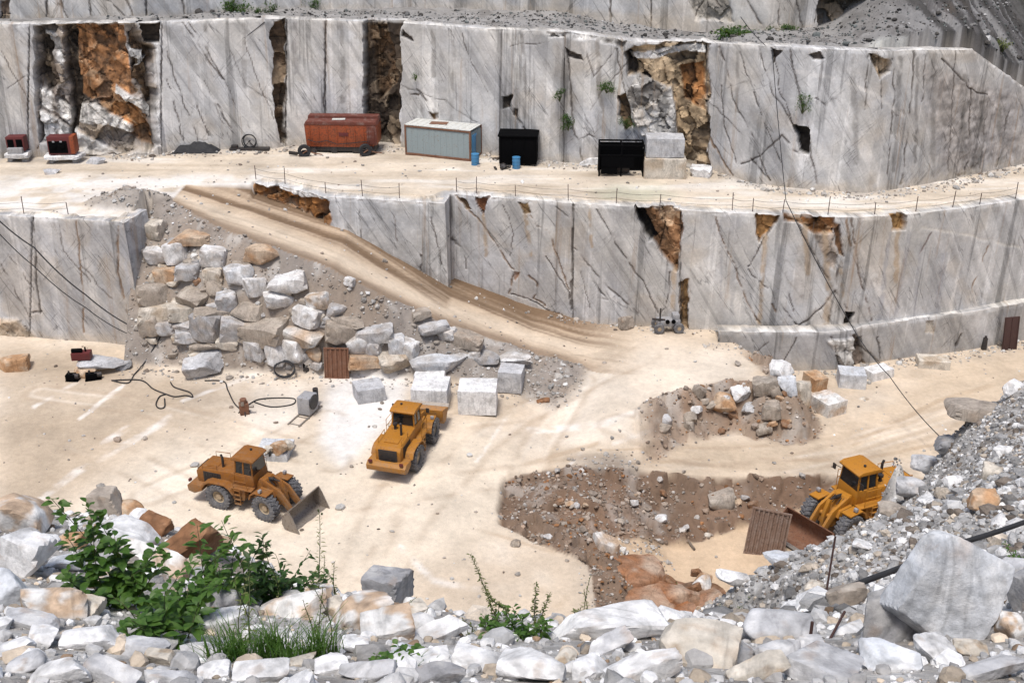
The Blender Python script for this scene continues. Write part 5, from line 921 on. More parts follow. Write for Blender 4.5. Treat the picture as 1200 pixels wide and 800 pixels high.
    # wheels
    def wheel(x, y, par, turn=0):
        w_ = empty('wheel', (x, y, .80), 0, par); sg = 1 if y > 0 else -1
        ty = MB(); hw = .31; ty.lathe([(.40, -hw*.72), (.50, -hw*.95), (.66, -hw), (.755, -hw*.88), (.785, -hw*.5), (.785, hw*.5), (.755, hw*.88), (.66, hw), (.50, hw*.95), (.40, hw*.72)], n=36)
        for k in range(20):
            a0 = 2*math.pi*k/20
            for s in (-1, 1):
                a1 = a0+(math.pi/20 if s > 0 else 0); ty.box((.785*math.cos(a1), s*.155, .785*math.sin(a1)), (.06, .29, .10), (0, -a1, 0)) if False else None
                Mx = Matrix.Rotation(-a1, 4, 'Y') @ Matrix.Translation((.79, s*.16, 0)) @ Matrix.Rotation(s*R(24), 4, 'X')
                V = [Mx @ Vector((sx*.035, sy*.155, sz*.055)) for sz in (-1, 1) for sx, sy in ((-1, -1), (1, -1), (1, 1), (-1, 1))]
                ty._faces(V, [(3, 2, 1, 0), (4, 5, 6, 7), (0, 1, 5, 4), (1, 2, 6, 5), (2, 3, 7, 6), (3, 0, 4, 7)])
        ty.build('tyre', M['rubber'], w_, 0, 40)
        rm = MB(); rm.lathe([(.42, sg*.23), (.42, sg*.15), (.30, sg*.05), (.20, sg*.05), (.18, sg*.16), (0.001, sg*.17), (.001, -sg*.2), (.40, -sg*.2)], n=28)
        for k in range(10): a0 = k*.628; rm.cyl((.25*math.cos(a0), sg*.05, .25*math.sin(a0)), (.25*math.cos(a0), sg*.09, .25*math.sin(a0)), .022, 6)
        rm.build('rim', M['rim'], w_)
    for s in (-1, 1): wheel(-1.65, s*1.08, t); wheel(1.70, s*1.08, ff)
    ax = MB(); ax.cyl((-1.65, -.85, .8), (-1.65, .85, .8), .19, 12); ax.build('rear_axle', D, t)
    ax = MB(); ax.cyl((1.70, -.85, .8), (1.70, .85, .8), .19, 12); ax.build('front_axle', D, ff)
    return t
def gz(x, y): return float(terrain(np.array([x]), np.array([y]), True)[0][0])
def place_loader(rear_px, front_px, z, sc, side, label, **k):
    """near-side wheel contacts give the axle line"""
    a, b_ = on_z(*rear_px, z), on_z(*front_px, z); h = math.atan2(b_[1]-a[1], b_[0]-a[0])
    mid = (a+b_)/2; n = np.array([-math.sin(h), math.cos(h), 0])*side*1.08*sc; c = mid-n
    return loader((c[0], c[1], gz(c[0], c[1])+.0), h, sc, label, **k)
place_loader((258, 594), (319, 607), 0, .95, -1, 'orange loader with a lowered grey bucket facing right, nearest the tall shrub', paint='paint_old', cabside='paint_old', artic=R(-7), tilt=R(-4), arm=-.12)
place_loader((487, 553), (509, 521), -.2, .98, -1, 'orange yellow loader seen from behind, its black grille facing the viewer', paint='paint', artic=R(5), bucket_mat='paint', arm=.1, tilt=R(42))
L3 = (on_z(972, 606, ZP)+on_z(1006, 618, ZP))/2; h3 = R(-134)
L3 = on_z(997, 610, ZP)
loader((L3[0], L3[1], ZP), R(-158), 1.16, 'bright yellow loader in the pit, half hidden behind the right rubble slope', paint='paint_new', cabside='paint_new', artic=R(14), arm=-.05, tilt=R(6), bucket_mat='rust')
# ------------------------------------------------------------------ sheets and panels
def ribbed(name, label, loc, w, h, mat, rot, cat, n=11, t=.09):
    mb = MB(); prof = []
    for k in range(n*4+1):
        x = -w/2+w*k/(n*4); prof.append((x, (0, t, t, 0)[k % 4]))
    pr = [(x, y) for x, y in prof]+[(x, y-.03) for x, y in prof[::-1]]
    V = [Vector((x, -y, 0)) for x, y in pr]+[Vector((x, -y, h)) for x, y in pr]; n2_ = len(pr)
    mb._faces(V, [(i, (i+1) % n2_, (i+1) % n2_+n2_, i+n2_) for i in range(n2_)]); o = mb.build(name, M[mat], None, 0, 0)
    fr = MB(); fr.box((0, -.03, .05), (w+.1, .14, .10)); fr.box((0, -.03, h-.05), (w+.1, .14, .10)); fr.box((-w/2, -.03, h/2), (.08, .14, h-.2)); fr.box((w/2, -.03, h/2), (.08, .14, h-.2)); fr.build('frame', M[mat], o, .01)
    o.location = loc; o.rotation_euler = rot; return tag(o, label, cat)
p = on_z(395, 443, 0); ribbed('steel_sheet', 'rusty ribbed steel sheet standing against the rock pile', (p[0], p[1], gz(p[0], p[1])-.05), 1.65, 2.25, 'rust', (R(-10), 0, R(-3)), 'steel sheet', 5)
p = on_z(894, 651, ZP); ribbed('steel_sheet', 'rusty ribbed steel sheet standing in the pit beside the half hidden loader bucket', (p[0], p[1], ZP-.05), 2.15, 2.9, 'rustgrey', (R(-12), R(5), R(-14)), 'steel sheet', 8)
p = on_z(1182, 412, -2.1)
mb = MB(); mb.box((0, 0, 1.35), (1.25, .10, 2.7)); o = mb.build('rusty_door', M['rustdark'], None, .015); o.location = (p[0], p[1], gz(p[0], p[1])-.05); o.rotation_euler = (R(-8), 0, R(12)); tag(o, 'dark red brown steel door leaf leaning on the stone step at far right', 'door')
fr = MB(); [fr.box((x, -.07, 1.35), (.08, .06, 2.6)) for x in (-.56, 0, .56)]; fr.build('stiffener', M['rustdark'], o)
p = on_z(1152, 412, -2.1); mb = MB(); mb.box((0, 0, .5), (.35, .3, 1.0), None, .8); mb.cyl((0, 0, 1.0), (0, 0, 1.15), .1, 10); o = mb.build('electric_box', M['dark'], None, .02); o.location = (p[0], p[1], gz(p[0], p[1])); tag(o, 'small dark box at the foot of the stone step left of the steel door leaf', 'box')
# ------------------------------------------------------------------ containers and boxes on the bench
def on_b(u, v): return on_z(u, v, ZB)
# orange skip / tank body
p = on_b(402, 180)
t = empty('container', (p[0], p[1]+1.15, ZB), R(-3)); tag(t, 'orange steel container with a rusty sloped roof against the upper wall', 'container', 'steel containers on the bench')
mb = MB(); mb.prism([(-3.05, .55), (-3.15, 2.45), (3.1, 2.45), (3.05, .75), (2.0, .55)], -1.1, 1.1); b0 = mb.build('body', M['boxorange'], t, .05)
rb = MB(); [rb.box((-2.7+k*.77, -1.12, 1.5), (.09, .06, 1.75)) for k in range(8)]; rb.build('rib', M['boxorange'], b0, .01)
mb = MB(); mb.prism([(-3.15, 2.45), (-3.0, 2.72), (2.95, 2.72), (3.1, 2.45)], -1.14, .2); mb.build('roof', M['boxtop'], t, .02)
mb = MB(); mb.prism([(-3.15, 2.40), (-3.05, 2.92), (3.0, 2.92), (3.1, 2.40)], .22, 1.15); mb.build('roof', M['boxtop'], t, .02)
mb = MB()
for x in (-2.5, -.7, 1.2, 2.5): mb.box((x, -.9, .28), (.5, .3, .56))
mb.box((0, -.15, .42), (5.7, 1.7, .5)); mb.build('skid_and_dark_skirt', M['dark'], t, .02)  # skid feet, and a long dark skirt box added to darken the container's bottom
mb = MB(); mb.tube([(-2.9, -1.2, 1.2), (-2.2, -1.18, .95), (-1.2, -1.17, 1.1), (-.4, -1.17, .8), (.6, -1.17, .9), (2.4, -1.17, 1.1)], .03); mb.build('cable', M['hose'], t)
mb = MB(); mb.box((-.3, -.3, 2.76), (1.1, .5, .05), (0, 0, .1)); mb.build('white_sheet', M['boxroof'], t)
mb = MB(); mb.box((2.62, -1.13, 1.6), (.85, .07, 1.6)); [mb.cyl((x, -1.19, .9), (x, -1.19, 2.35), .03, 6) for x in (2.35, 2.85)]; mb.build('door', M['boxtop'], t, .01)
mb = MB(); mb.box((.2, -1.14, 1.65), (.8, .04, .3)); mb.build('plate', M['red'], t, .01)
# blue-grey container
a, b_ = on_b(472, 181), on_b(555, 190); h = math.atan2(b_[1]-a[1], b_[0]-a[0]); c = (a+b_)/2; Lc = 6.06
t = empty('container', (c[0]-math.sin(h)*1.2, c[1]+math.cos(h)*1.2, ZB), h); tag(t, 'faded blue grey corrugated container with a pale roof', 'container', 'steel containers on the bench')
mb = MB()
for k in range(22):
    x = -Lc/2+.1+(k+.5)*(Lc-.2)/22
    if k % 2: mb.box((x, -1.155, 1.28), ((Lc-.2)/22, .03, 2.1))
mb.box((0, 0, 1.28), (Lc-.1, 2.3, 2.2)); [mb.box((Lc/2-.04, -1.0+k*.2, 1.28), (.05, .1, 2.1)) for k in range(11)]; mb.build('wall', M['boxblue'], t)
mb = MB(); [mb.box((sx*(Lc/2-.06), sy*1.15, 1.3), (.14, .14, 2.6)) for sx in (-1, 1) for sy in (-1, 1)]; mb.box((0, -1.17, .12), (Lc-.2, .1, .2)); mb.box((0, -1.17, 2.48), (Lc-.2, .1, .12)); mb.box((Lc/2-.05, 0, .12), (.1, 2.2, .2)); mb.build('frame', M['rust'], t, .01)
mb = MB(); mb.box((0, 0, 2.60), (Lc-.02, 2.4, .06)); [mb.box((-2.7+k*.6, 0, 2.64), (.2, 2.2, .03)) for k in range(10)]; mb.build('roof', M['boxroof'], t, .01)
mb = MB(); mb.box((Lc/2+.02, -.4, 1.2), (.05, .9, 1.9)); dr = mb.build('door', M['blue'], t, .01); mb = MB(); mb.cyl((Lc/2+.07, -.1, .5), (Lc/2+.07, -.1, 2.0), .025, 6); mb.build('lock_bar', M['steel'], dr)
mb = MB(); mb.box((-.4, .1, 2.665), (1.5, .9, .03), (0, 0, .2)); mb.build('rust_patch', M['rust'], t)
# black box and shelter
a, b_ = on_b(588, 193), on_b(628, 196); h = math.atan2(b_[1]-a[1], b_[0]-a[0])*.5; c = (a+b_)/2
t = empty('black_cabin', (c[0], c[1]+1.1, ZB), h+R(3)); tag(t, 'closed black steel box with a raised lid behind a blue drum', 'steel box')
mb = MB(); mb.box((0, 0, 1.28), (3.1, 2.2, 2.3)); mb.build('body', M['black'], t, .04)
mb = MB(); mb.box((0, 0, 2.47), (3.3, 2.4, .12)); mb.build('lid', M['black'], t, .03)
mb = MB(); [mb.box((x, -.9, .1), (.3, .3, .2)) for x in (-1.3, 1.3)]; mb.build('foot', M['dark'], t)
mb = MB(); [mb.box((x, -1.12, 1.28), (.07, .05, 2.2)) for x in (-1.4, -.5, .5, 1.4)]; mb.build('rib', M['black'], t)
c = on_b(728, 207)
t = empty('shelter', (c[0], c[1]+.9, ZB), R(-2)); tag(t, 'open black steel frame shelter left of the stacked white blocks', 'shelter')
mb = MB(); [mb.box((x, y, 1.25), (.12, .12, 2.5)) for x in (-1.75, 0, 1.75) for y in (-.85, .85)]; [mb.box((0, y, z), (3.6, .12, .12)) for y in (-.85, .85) for z in (2.5, 1.7)]; [mb.box((x, 0, 2.5), (.12, 1.6, .12)) for x in (-1.75, 0, 1.75)]; mb.build('frame', M['black'], t, .01)
mb = MB(); mb.box((0, .82, 1.2), (3.5, .05, 2.3)); mb.box((-1.76, 0, 1.0), (.05, 1.6, 1.9)); mb.box((1.76, 0, 1.0), (.05, 1.6, 1.9)); mb.build('back_sheet', M['black'], t)
mb = MB(); mb.box((-.3, -.87, 1.2), (2.6, .05, 1.0)); mb.box((-.95, -.87, .5), (1.3, .05, .6)); mb.build('front_sheet', M['black'], t)
mb = MB(); mb.box((-.2, .1, .75), (1.8, .9, 1.1)); mb.cyl((-.2, -.4, .9), (.8, -.4, .9), .3, 12); mb.build('machine', M['dark'], t, .03)
for (u, v, lb, tp) in ((557, 193, 'blue drum at the right end of the blue grey container', 0), (605, 197, 'blue drum in front of the black steel box', 0)):
    p = on_b(u, v); t = empty('drum', (p[0], p[1], ZB)); tag(t, lb, 'drum', 'blue drums')
    mb = MB(); mb.cyl((0, 0, 0), (0, 0, .92), .32, 24)
    mb.build('body', M['blue'], t, .02)
    mb = MB(); [mb.cyl((0, 0, z-.02), (0, 0, z+.02), .34, 24) for z in (.02, .31, .61, .91)]; mb.build('hoop', M['blue'], t, .006)
# left machines on slabs
def slabmachine(u, v, w, d, lift, machine, label, labels, seed):
    p = on_b(u, v); o = rockmesh('stone_slab', (p[0], p[1]+d/2, ZB+lift), (w, d, .45), (0, 0, R(4)), 'w', 'block', seed, 3); tag(o, labels, 'stone slab', 'slabs carrying machines')
    t = empty('compressor', (p[0], p[1]+d/2, ZB+lift+.18), R(4)); tag(t, label, 'machine'); machine(t)
    for dx in (-.3, .3):
        s = rockmesh('stone_block', (p[0]+dx*w, p[1]+d/2, ZB+.1), (.6, .9, .45), (0, 0, 0), 'd', 'block', seed+5+int(dx*10), 2); tag(s, ('left' if dx < 0 else 'right')+' stone support under the '+labels.replace('pale ', '').split(' carrying')[0]+(' of the dark red box' if seed == 970 else ' of the orange ended generator'), 'stone block')
def m1(t):
    mb = MB(); mb.box((0, .2, .75), (1.45, 1.0, 1.2)); mb.build('housing', M['red'], t, .04)
    mb = MB(); mb.box((0, -.45, .25), (1.2, .5, .5)); mb.build('base', M['grey'], t, .03); mb = MB(); [mb.box((x, -.32, .8), (.5, .04, .7)) for x in (-.35, .35)]; mb.build('panel', M['black'], t, .01)
def m2(t):
    mb = MB(); mb.box((0, 0, .8), (2.1, 1.1, 1.5)); b_ = mb.build('housing', M['red'], t, .05)
    mb = MB(); mb.box((.95, 0, .85), (.35, 1.2, 1.45)); mb.build('end_cover', M['boxorange'], t, .03)
    mb = MB(); mb.box((-.2, -.57, .7), (1.5, .06, 1.0)); [mb.cyl((x, -.6, .8), (x, -.68, .8), .22, 14) for x in (-.55, .15)]; mb.build('grille', M['black'], b_, .01)
    mb = MB(); [mb.box((x, -.62, 1.18), (.18, .03, .12)) for x in (-.5, .1)]; mb.build('gauge', M['grey'], b_)
slabmachine(18, 191, 2.0, 1.7, .5, m1, 'dark red machine housing with a grey base at the left edge of the bench', 'pale slab carrying the dark red machine', 970)
slabmachine(72, 193, 3.3, 1.8, .5, m2, 'dark red generator with an orange end and a black grille on the bench', 'pale slab carrying the orange ended generator', 990)
p = on_b(60, 203); tag(rockmesh('rock', (p[0], p[1], ZB+.1), (1.6, .9, .4), (0, 0, .2), 'g', 'slab', 1001, 3), 'flat grey slab on the bench in front of the generator', 'rock')
p = on_b(112, 191); tag(rockmesh('rock', (p[0], p[1], ZB+.15), (1.9, 1.0, .6), (0, 0, -.3), 'g', 'slab', 1002, 3), 'grey slab on the bench right of the generator', 'rock')
# black tarp heap
p = on_b(228, 180); mb = MB()
rs = np.random.RandomState(8); nx_, ny_ = 40, 20; xs = np.linspace(-2, 2, nx_); ys = np.linspace(-.8, .8, ny_); Xt, Yt = [a.ravel() for a in np.meshgrid(xs, ys)]
Zt = np.clip(1-np.abs(Xt/2.02)**2.5, 0, 1)*np.clip(1-np.abs(Yt/.82)**3, 0, 1)*(.55+.35*vn(np.stack([Xt*1.2, Yt, Xt*0+1.], 1))+.5*np.exp(-((Xt+1.5)/.5)**2))+.08*vn(np.stack([Xt*4, Yt*4, Xt*0], 1))
o = mesh_np('tarpaulin', np.stack([Xt, Yt, Zt], 1), gridfaces(ny_, nx_), M['hose']); o.location = (p[0], p[1]+.7, ZB); tag(o, 'crumpled black tarpaulin heap at the foot of the upper wall', 'tarpaulin')
# hose reel with pipe
p = on_b(292, 177); t = empty('hose_reel', (p[0], p[1]+.3, ZB), 0); tag(t, 'black hose reel on a low frame under the upper wall', 'hose reel')
mb = MB(); mb.tube([(.62*math.cos(a), 0, .75+.62*math.sin(a)) for a in np.linspace(0, 6.283, 25)], .045, 8); mb.tube([(.55*math.cos(a), .25, .75+.55*math.sin(a)) for a in np.linspace(0, 6.283, 25)], .05, 8); mb.build('hoop', M['hose'], t)
mb = MB(); mb.box((0, 0, .12), (3.4, .7, .18)); mb.cyl((0, -.05, .75), (0, .3, .75), .07, 10); mb.tube([(-.5, 0, .2), (0, 0, .75), (.5, 0, .2)], .04); mb.box((-1.3, 0, .3), (.5, .5, .25)); mb.build('frame', M['dark'], t)
p = on_b(316, 172); mb = MB(); mb.box((0, 0, .55), (.35, .3, 1.1), None, .6); mb.cyl((0, 0, 1.1), (0, 0, 1.5), .05, 8); mb.box((0, 0, 1.55), (.3, .1, .2)); o = mb.build('water_pump', M['rim'], None, .02); o.location = (p[0], p[1], ZB); tag(o, 'small tan pump post right of the hose reel', 'pump')
# ------------------------------------------------------------------ left floor machinery
p = on_z(112, 441, 0)
o = rockmesh('stone_slab', (p[0], p[1]+.7, .75), (4.2, 2.0, .5), (0, R(2), R(6)), 'g', 'slab', 1010, 3); tag(o, 'thin grey slab lying across stones in front of the left wall', 'stone slab')
o = rockmesh('rock', (p[0]-.7, p[1]+.1, .28), (1.6, 1.2, .75), (0, 0, .2), 'o', 'boulder', 1011, 3); tag(o, 'tan stone under the thin grey slab', 'rock')
o = rockmesh('rock', (p[0]+1.6, p[1]+1.2, .3), (1.2, 1., .7), (0, 0, .2), 'd', 'boulder', 1012, 3); tag(o, 'dark stone under the right end of the thin grey slab', 'rock')
t = empty('compressor', (p[0]-1.0, p[1]+.7, .98), R(6)); tag(t, 'small dark red compressor on the thin grey slab', 'machine')
mb = MB(); mb.box((0, 0, .35), (1.3, .7, .55)); mb.build('housing', M['red'], t, .04); mb = MB(); mb.cyl((.3, 0, .62), (.3, 0, .95), .06, 8); mb.cyl((-.6, -.1, .75), (.1, -.1, .75), .16, 12); mb.build('motor', M['black'], t)
for i, (u, v, w_, lb) in enumerate([(84, 446, .9, 'black engine block on the floor under the thin grey slab'), (108, 445, 1.1, 'black motor on the floor right of the engine block')]):
    p = on_z(u, v, 0); t = empty('motor', (p[0], p[1], 0), .3*i); tag(t, lb, 'motor')
    mb = MB(); mb.box((0, 0, .3), (w_*.7, .5, .45)); mb.box((.1, 0, .05), (w_, .6, .1)); mb.build('housing', M['black'], t, .03); mb = MB(); mb.cyl((w_*.2, 0, .35), (w_*.62, 0, .35), .2, 14); mb.cyl((-.1, 0, .5), (-.1, 0, .75), .07, 8); mb.build('drum', M['dark'], t)
# wire-saw machine
p = on_z(358, 490, 0); t = empty('wire_saw', (p[0], p[1]+.5, 0), R(70)); tag(t, 'grey wire saw on rails left of the white dust patch', 'stone saw')
mb = MB(); [mb.box((-.2, y, .06), (3.0, .1, .12)) for y in (-.4, .4)]; [mb.box((x, 0, .03), (.1, 1.0, .06)) for x in (-1.5, -.5, .5, 1.2)]; mb.build('rail', M['steel'], t)
mb = MB(); mb.box((.2, 0, .75), (1.1, .9, 1.2)); mb.box((.9, .0, .5), (.5, .6, .6)); mb.build('housing', M['grey'], t, .05)
mb = MB(); mb.cyl((.1, -.52, 1.0), (.1, -.6, 1.0), .5, 22); mb.build('pulley', M['dark'], t); mb = MB(); mb.cyl((1.3, 0, .5), (1.3, 0, 1.3), .18, 12); mb.build('motor', M['dark'], t)
p = on_z(286, 487, 0); t = empty('pump', (p[0], p[1]+.2, 0), R(20)); tag(t, 'small rusty brown pump standing alone on the floor left of the wire saw', 'pump')
mb = MB(); mb.box((0, 0, .45), (.6, .5, .8)); mb.cyl((0, 0, .85), (0, 0, 1.15), .22, 14); mb.build('housing', M['rust'], t, .04); mb = MB(); [mb.cyl((.25*math.cos(a), .25*math.sin(a), .3), (.45*math.cos(a), .45*math.sin(a), 0), .04, 6) for a in (0.5, 2.6, 4.7)]; mb.build('leg', M['dark'], t); mb = MB(); mb.cyl((.2, -.1, .6), (.6, -.25, .6), .1, 10); mb.box((-.1, -.25, .9), (.2, .1, .25)); mb.build('motor', M['steel'], t)
p = on_z(366, 436, 0); t = empty('motor', (p[0], p[1], .1), R(10)); tag(t, 'black motor beside the rusty sheet at the foot of the rock pile', 'motor')
mb = MB(); mb.box((0, 0, .35), (1.2, .6, .5)); mb.cyl((-.6, 0, .5), (.5, 0, .5), .26, 14); mb.build('housing', M['black'], t, .03); mb = MB(); [mb.cyl((x, -.35, .3), (x, -.42, .3), .22, 14) for x in (-.4, .4)]; mb.build('wheel', M['dark'], t)
# hoses and cables
def cable(name, label, px, r, z=.05, mat='hose', cat='cable', group=None):
    pts = []
    for u, v in px: q = on_z(u, v, 0); pts.append(Vector((q[0], q[1], gz(q[0], q[1])+z)))
    # smooth
    cr = []
    for i in range(len(pts)-1):
        p0, p1, p2, p3 = pts[max(i-1, 0)], pts[i], pts[i+1], pts[min(i+2, len(pts)-1)]
        for k in range(8):
            s = k/8; cr.append(.5*((2*p1)+(p2-p0)*s+(2*p0-5*p1+4*p2-p3)*s*s+(3*p1-p0-3*p2+p3)*s**3))
    cr.append(pts[-1]); mb = MB(); mb.tube(cr, r, 6); o = mb.build(name, M[mat], None, 0, 60); return tag(o, label, cat, group)
HG = 'black hoses on the left floor'
cable('hose', 'black hose looping across the floor below the big grey slab', [(131, 447), (150, 450), (158, 440), (170, 430), (185, 425), (192, 422)], .045, group=HG)
cable('hose', 'black hose snaking with a tight loop right of the slab shadow', [(131, 447), (165, 447), (180, 457), (195, 463), (205, 466), (218, 465), (226, 467), (222, 461), (205, 455), (200, 449)], .045, group=HG)
cable('hose', 'black hose hanging down to the small loop on the floor', [(195, 463), (187, 466), (183, 475), (187, 480), (193, 478), (193, 468)], .045, group=HG)
cable('hose', 'black hose from the big grey slab to the rusty pump', [(240, 447), (262, 448), (267, 458), (274, 472), (281, 480)], .045, group=HG)
cable('hose', 'black hose pair linking the rusty pump and the wire saw', [(290, 476), (303, 469), (325, 467), (345, 468), (342, 475), (318, 478), (298, 472)], .04, group=HG)
p = on_z(334, 441, 0); mb = MB()
for k in range(4): mb.tube([(.72*math.cos(a)+.03*k, .3*math.sin(a)*.8-.1*k, .55+.5*math.sin(a)) for a in np.linspace(0, 6.283, 26)], .03, 6)
o = mb.build('hose_coil', M['hose'], None); o.location = (p[0], p[1], .1); tag(o, 'coil of black hose leaning in front of the pale rocks', 'hose coil', None)
def strand(name, label, pts, r, sag=0, cat='cable', group=None, mat='hose'):
    pts = [Vector(p) for p in pts]; out = []
    for i in range(len(pts)-1):
        for k in range(14): s = k/14; q = pts[i].lerp(pts[i+1], s); q.z -= sag*4*s*(1-s); out.append(q)
    out.append(pts[-1]); mb = MB(); mb.tube(out, r, 6); o = mb.build(name, M[mat], None, 0, 60); return tag(o, label, cat, group)
def at_y(u, v, y): d = ray(u, v); return CP+d*(y/d[1])
yl_ = lambda u: float(np.interp(u, [0, 45, 100, 147], LEFT[2:, 1]))-.35
strand('cable', 'upper black cable slanting down across the left marble wall', [at_y(-20, 240, yl_(0)), at_y(40, 290, yl_(40)), at_y(100, 345, yl_(100)), at_y(160, 385, yl_(147)-.4)], .05, .25, group='cables on the left wall')
strand('cable', 'lower black cable slanting down across the left marble wall', [at_y(-20, 252, yl_(0)), at_y(40, 312, yl_(40)), at_y(100, 360, yl_(100)), at_y(158, 394, yl_(147)-.6)], .035, .25, group='cables on the left wall')
strand('cable', 'thin black cable slanting across the upper wall right of the orange fractures', [at_y(196, 108, 93.5), at_y(255, 66, 93.8), at_y(310, 26, 94.2)], .035, .1)
strand('cable', 'long thin cable dropping from the ledge over both walls to the right rubble', [at_y(868, 20, 88), at_y(905, 60, 83.5), at_y(921, 235, 74.7), at_y(1000, 385, 71), at_y(1042, 440, 66), hitfg(1102, 512)[0]], .03, .2)
# drill rig
p = on_z(783, 392, .3); t = empty('drill_rig', (p[0], p[1]+.5, gz(p[0], p[1])), R(4)); tag(t, 'small white drill rig with black wheels at the foot of the lower wall', 'drill rig')
mb = MB(); mb.box((0, 0, .75), (1.7, .9, .45)); mb.box((.55, 0, 1.15), (.5, .7, .5)); mb.build('body', M['grey'], t, .04)
mb = MB(); mb.cyl((-.7, -.4, .7), (-.7, -.4, 2.0), .06, 8); mb.cyl((-.3, -.3, 1.0), (-1.3, -.5, 1.2), .08, 10); mb.build('mast', M['dark'], t)
for x, y in ((-.75, -.55), (.75, -.55), (-.75, .55), (.75, .55)):
    mb = MB(); mb.lathe([(.12, -.12), (.36, -.14), (.4, -.08), (.4, .08), (.36, .14), (.12, .12)], (x, y, .4), 20); w_ = mb.build('wheel', M['rubber'], t); mb = MB(); mb.cyl((x, y-.13, .4), (x, y+.13, .4), .15, 14); mb.build('rim', M['rim'], w_)
mb = MB(); [mb.cyl((x, -.5, .95), (x, -.62, .95), .16, 14) for x in (-.15, .3)]; mb.build('hose_drum', M['black'], t)
# rope fences along the bench edge
def fence(us, vs, label, hts=None):
    P = []
    for u in us:
        x = u; q = on_z(u, float(np.interp(u, [q_[0] for q_ in FPX], [q_[1] for q_ in FPX]))-4, ZB) if vs is None else on_z(u, vs, ZB); P.append(q)
    t = empty('rope_fence', P[0]); tag(t, label, 'fence', 'fences along the bench edges')
    o0 = Vector(P[0])
    for i, q in enumerate(P):
        mb = MB(); h = 1.15+.25*math.sin(i*2.3); dx = .05*math.sin(i*1.7); mb.cyl((0, 0, -.3), (dx, 0, h), .03, 6); o = mb.build('post', M['rustdark'], t); o.location = Vector(q)-o0
    mb = MB()
    for zz in (.45, .9):
        for i in range(len(P)-1):
            a, b_ = Vector(P[i])-o0, Vector(P[i+1])-o0; mb.tube([a.lerp(b_, s)+Vector((0, 0, zz-.12*4*s*(1-s))) for s in np.linspace(0, 1, 7)], .012, 4)
    mb.build('wire', M['hose'], t)
FPX = sorted(MID_PX)
fence([300, 334, 382, 425, 468], None, 'thin post and wire fence above the orange cut and the ramp')
fence([535, 558, 604, 666, 722, 773, 858, 882, 917, 970, 1025, 1073, 1116, 1148, 1190], None, 'long thin post and wire fence along the lower wall edge')
fence([-30, 28, 80], 251, 'thin post and wire fence on the left wall edge')
# pipes and stakes on the right rubble
pp = [hitfg(u, v)[0]+np.array([0, 0, .06]) for u, v in [(930, 788), (960, 776), (1000, 762), (1060, 735), (1120, 706), (1200, 688), (1230, 680)]]
q0, q1 = hitfg(935, 722)[0], hitfg(1215, 612)[0]
strand('pipe', 'long black plastic pipe lying across the right rubble slope', [at_d(930, 706, 13.5), at_d(1020, 678, 15.5), at_d(1110, 640, 17.5), at_d(1215, 606, 19)], .045, .03, 'pipe')
strand('pipe', 'short black pipe beside the brown boulder on the right rubble', [at_d(935, 722, 10.2), at_d(972, 716, 10.8)], .035, 0, 'pipe')
q = hitfg(965, 712)[0]; strand('stake', 'thin brown rusty stake standing on the right rubble slope', [q-np.array([0, 0, .2]), at_d(979, 628, float((q-CP)@FW))], .011, 0, 'stake', None, 'rustdark')
q = hitfg(948, 760)[0]; strand('stake', 'short rusty rod sticking up left of the giant slab', [q-np.array([0, 0, .2]), at_d(952, 728, float((q-CP)@FW))], .012, 0, 'stake', None, 'rustdark')
q = hitfg(966, 752)[0]; strand('stake', 'rusty rod leaning right at the foot of the giant slab', [q-np.array([0, 0, .1]), at_d(990, 716, float((q-CP)@FW)+.3)], .011, 0, 'stake', None, 'rustdark')
strand('plank', 'weathered pole lying against the pit floor edge', [on_z(795, 625, ZP)+np.array([0, 0, .4]), on_z(814, 645, ZP)+np.array([0, 0, .1])], .07, 0, 'pole', None, 'wood')

# scrap at the feet of the orange container
for u, v, lb, sd in ((362, 183, 'dark heap of scrap and an old tyre at the left foot of the orange container', 1), (432, 182, 'dark heap of scrap metal at the right foot of the orange container', 2), (590, 199, 'small dark scrap pieces left of the blue drum by the black box', 3)):
    p = on_b(u, v); t = empty('scrap_heap', (p[0], p[1]+.2, ZB), .2*sd); tag(t, lb, 'scrap', 'scrap on the bench'); rs = np.random.RandomState(sd+60); k = .5 if sd == 3 else 1
    mb = MB()
    for q in range(7): mb.box((rs.normal(0, .6*k), rs.normal(0, .2), .12+.3*rs.rand()*k), (rs.uniform(.3, .9)*k, rs.uniform(.1, .4), rs.uniform(.1, .45)*k), (rs.normal(0, .3), rs.normal(0, .3), rs.uniform(0, 3)))
    mb.build('metal', M['dark'], t, .01)
    if sd < 3:
        mb = MB(); mb.lathe([(.25, -.12), (.5, -.14), (.55, -.08), (.55, .08), (.5, .14), (.25, .12)], (-.4, -.3, .5), 20); mb.build('tyre', M['hose'], t)
        mb = MB(); mb.tube([(-.9, -.3, .1), (-.2, -.4, .5), (.5, -.2, .2), (1.1, -.3, .1)], .05, 6); mb.build('pipe', M['rust'], t)
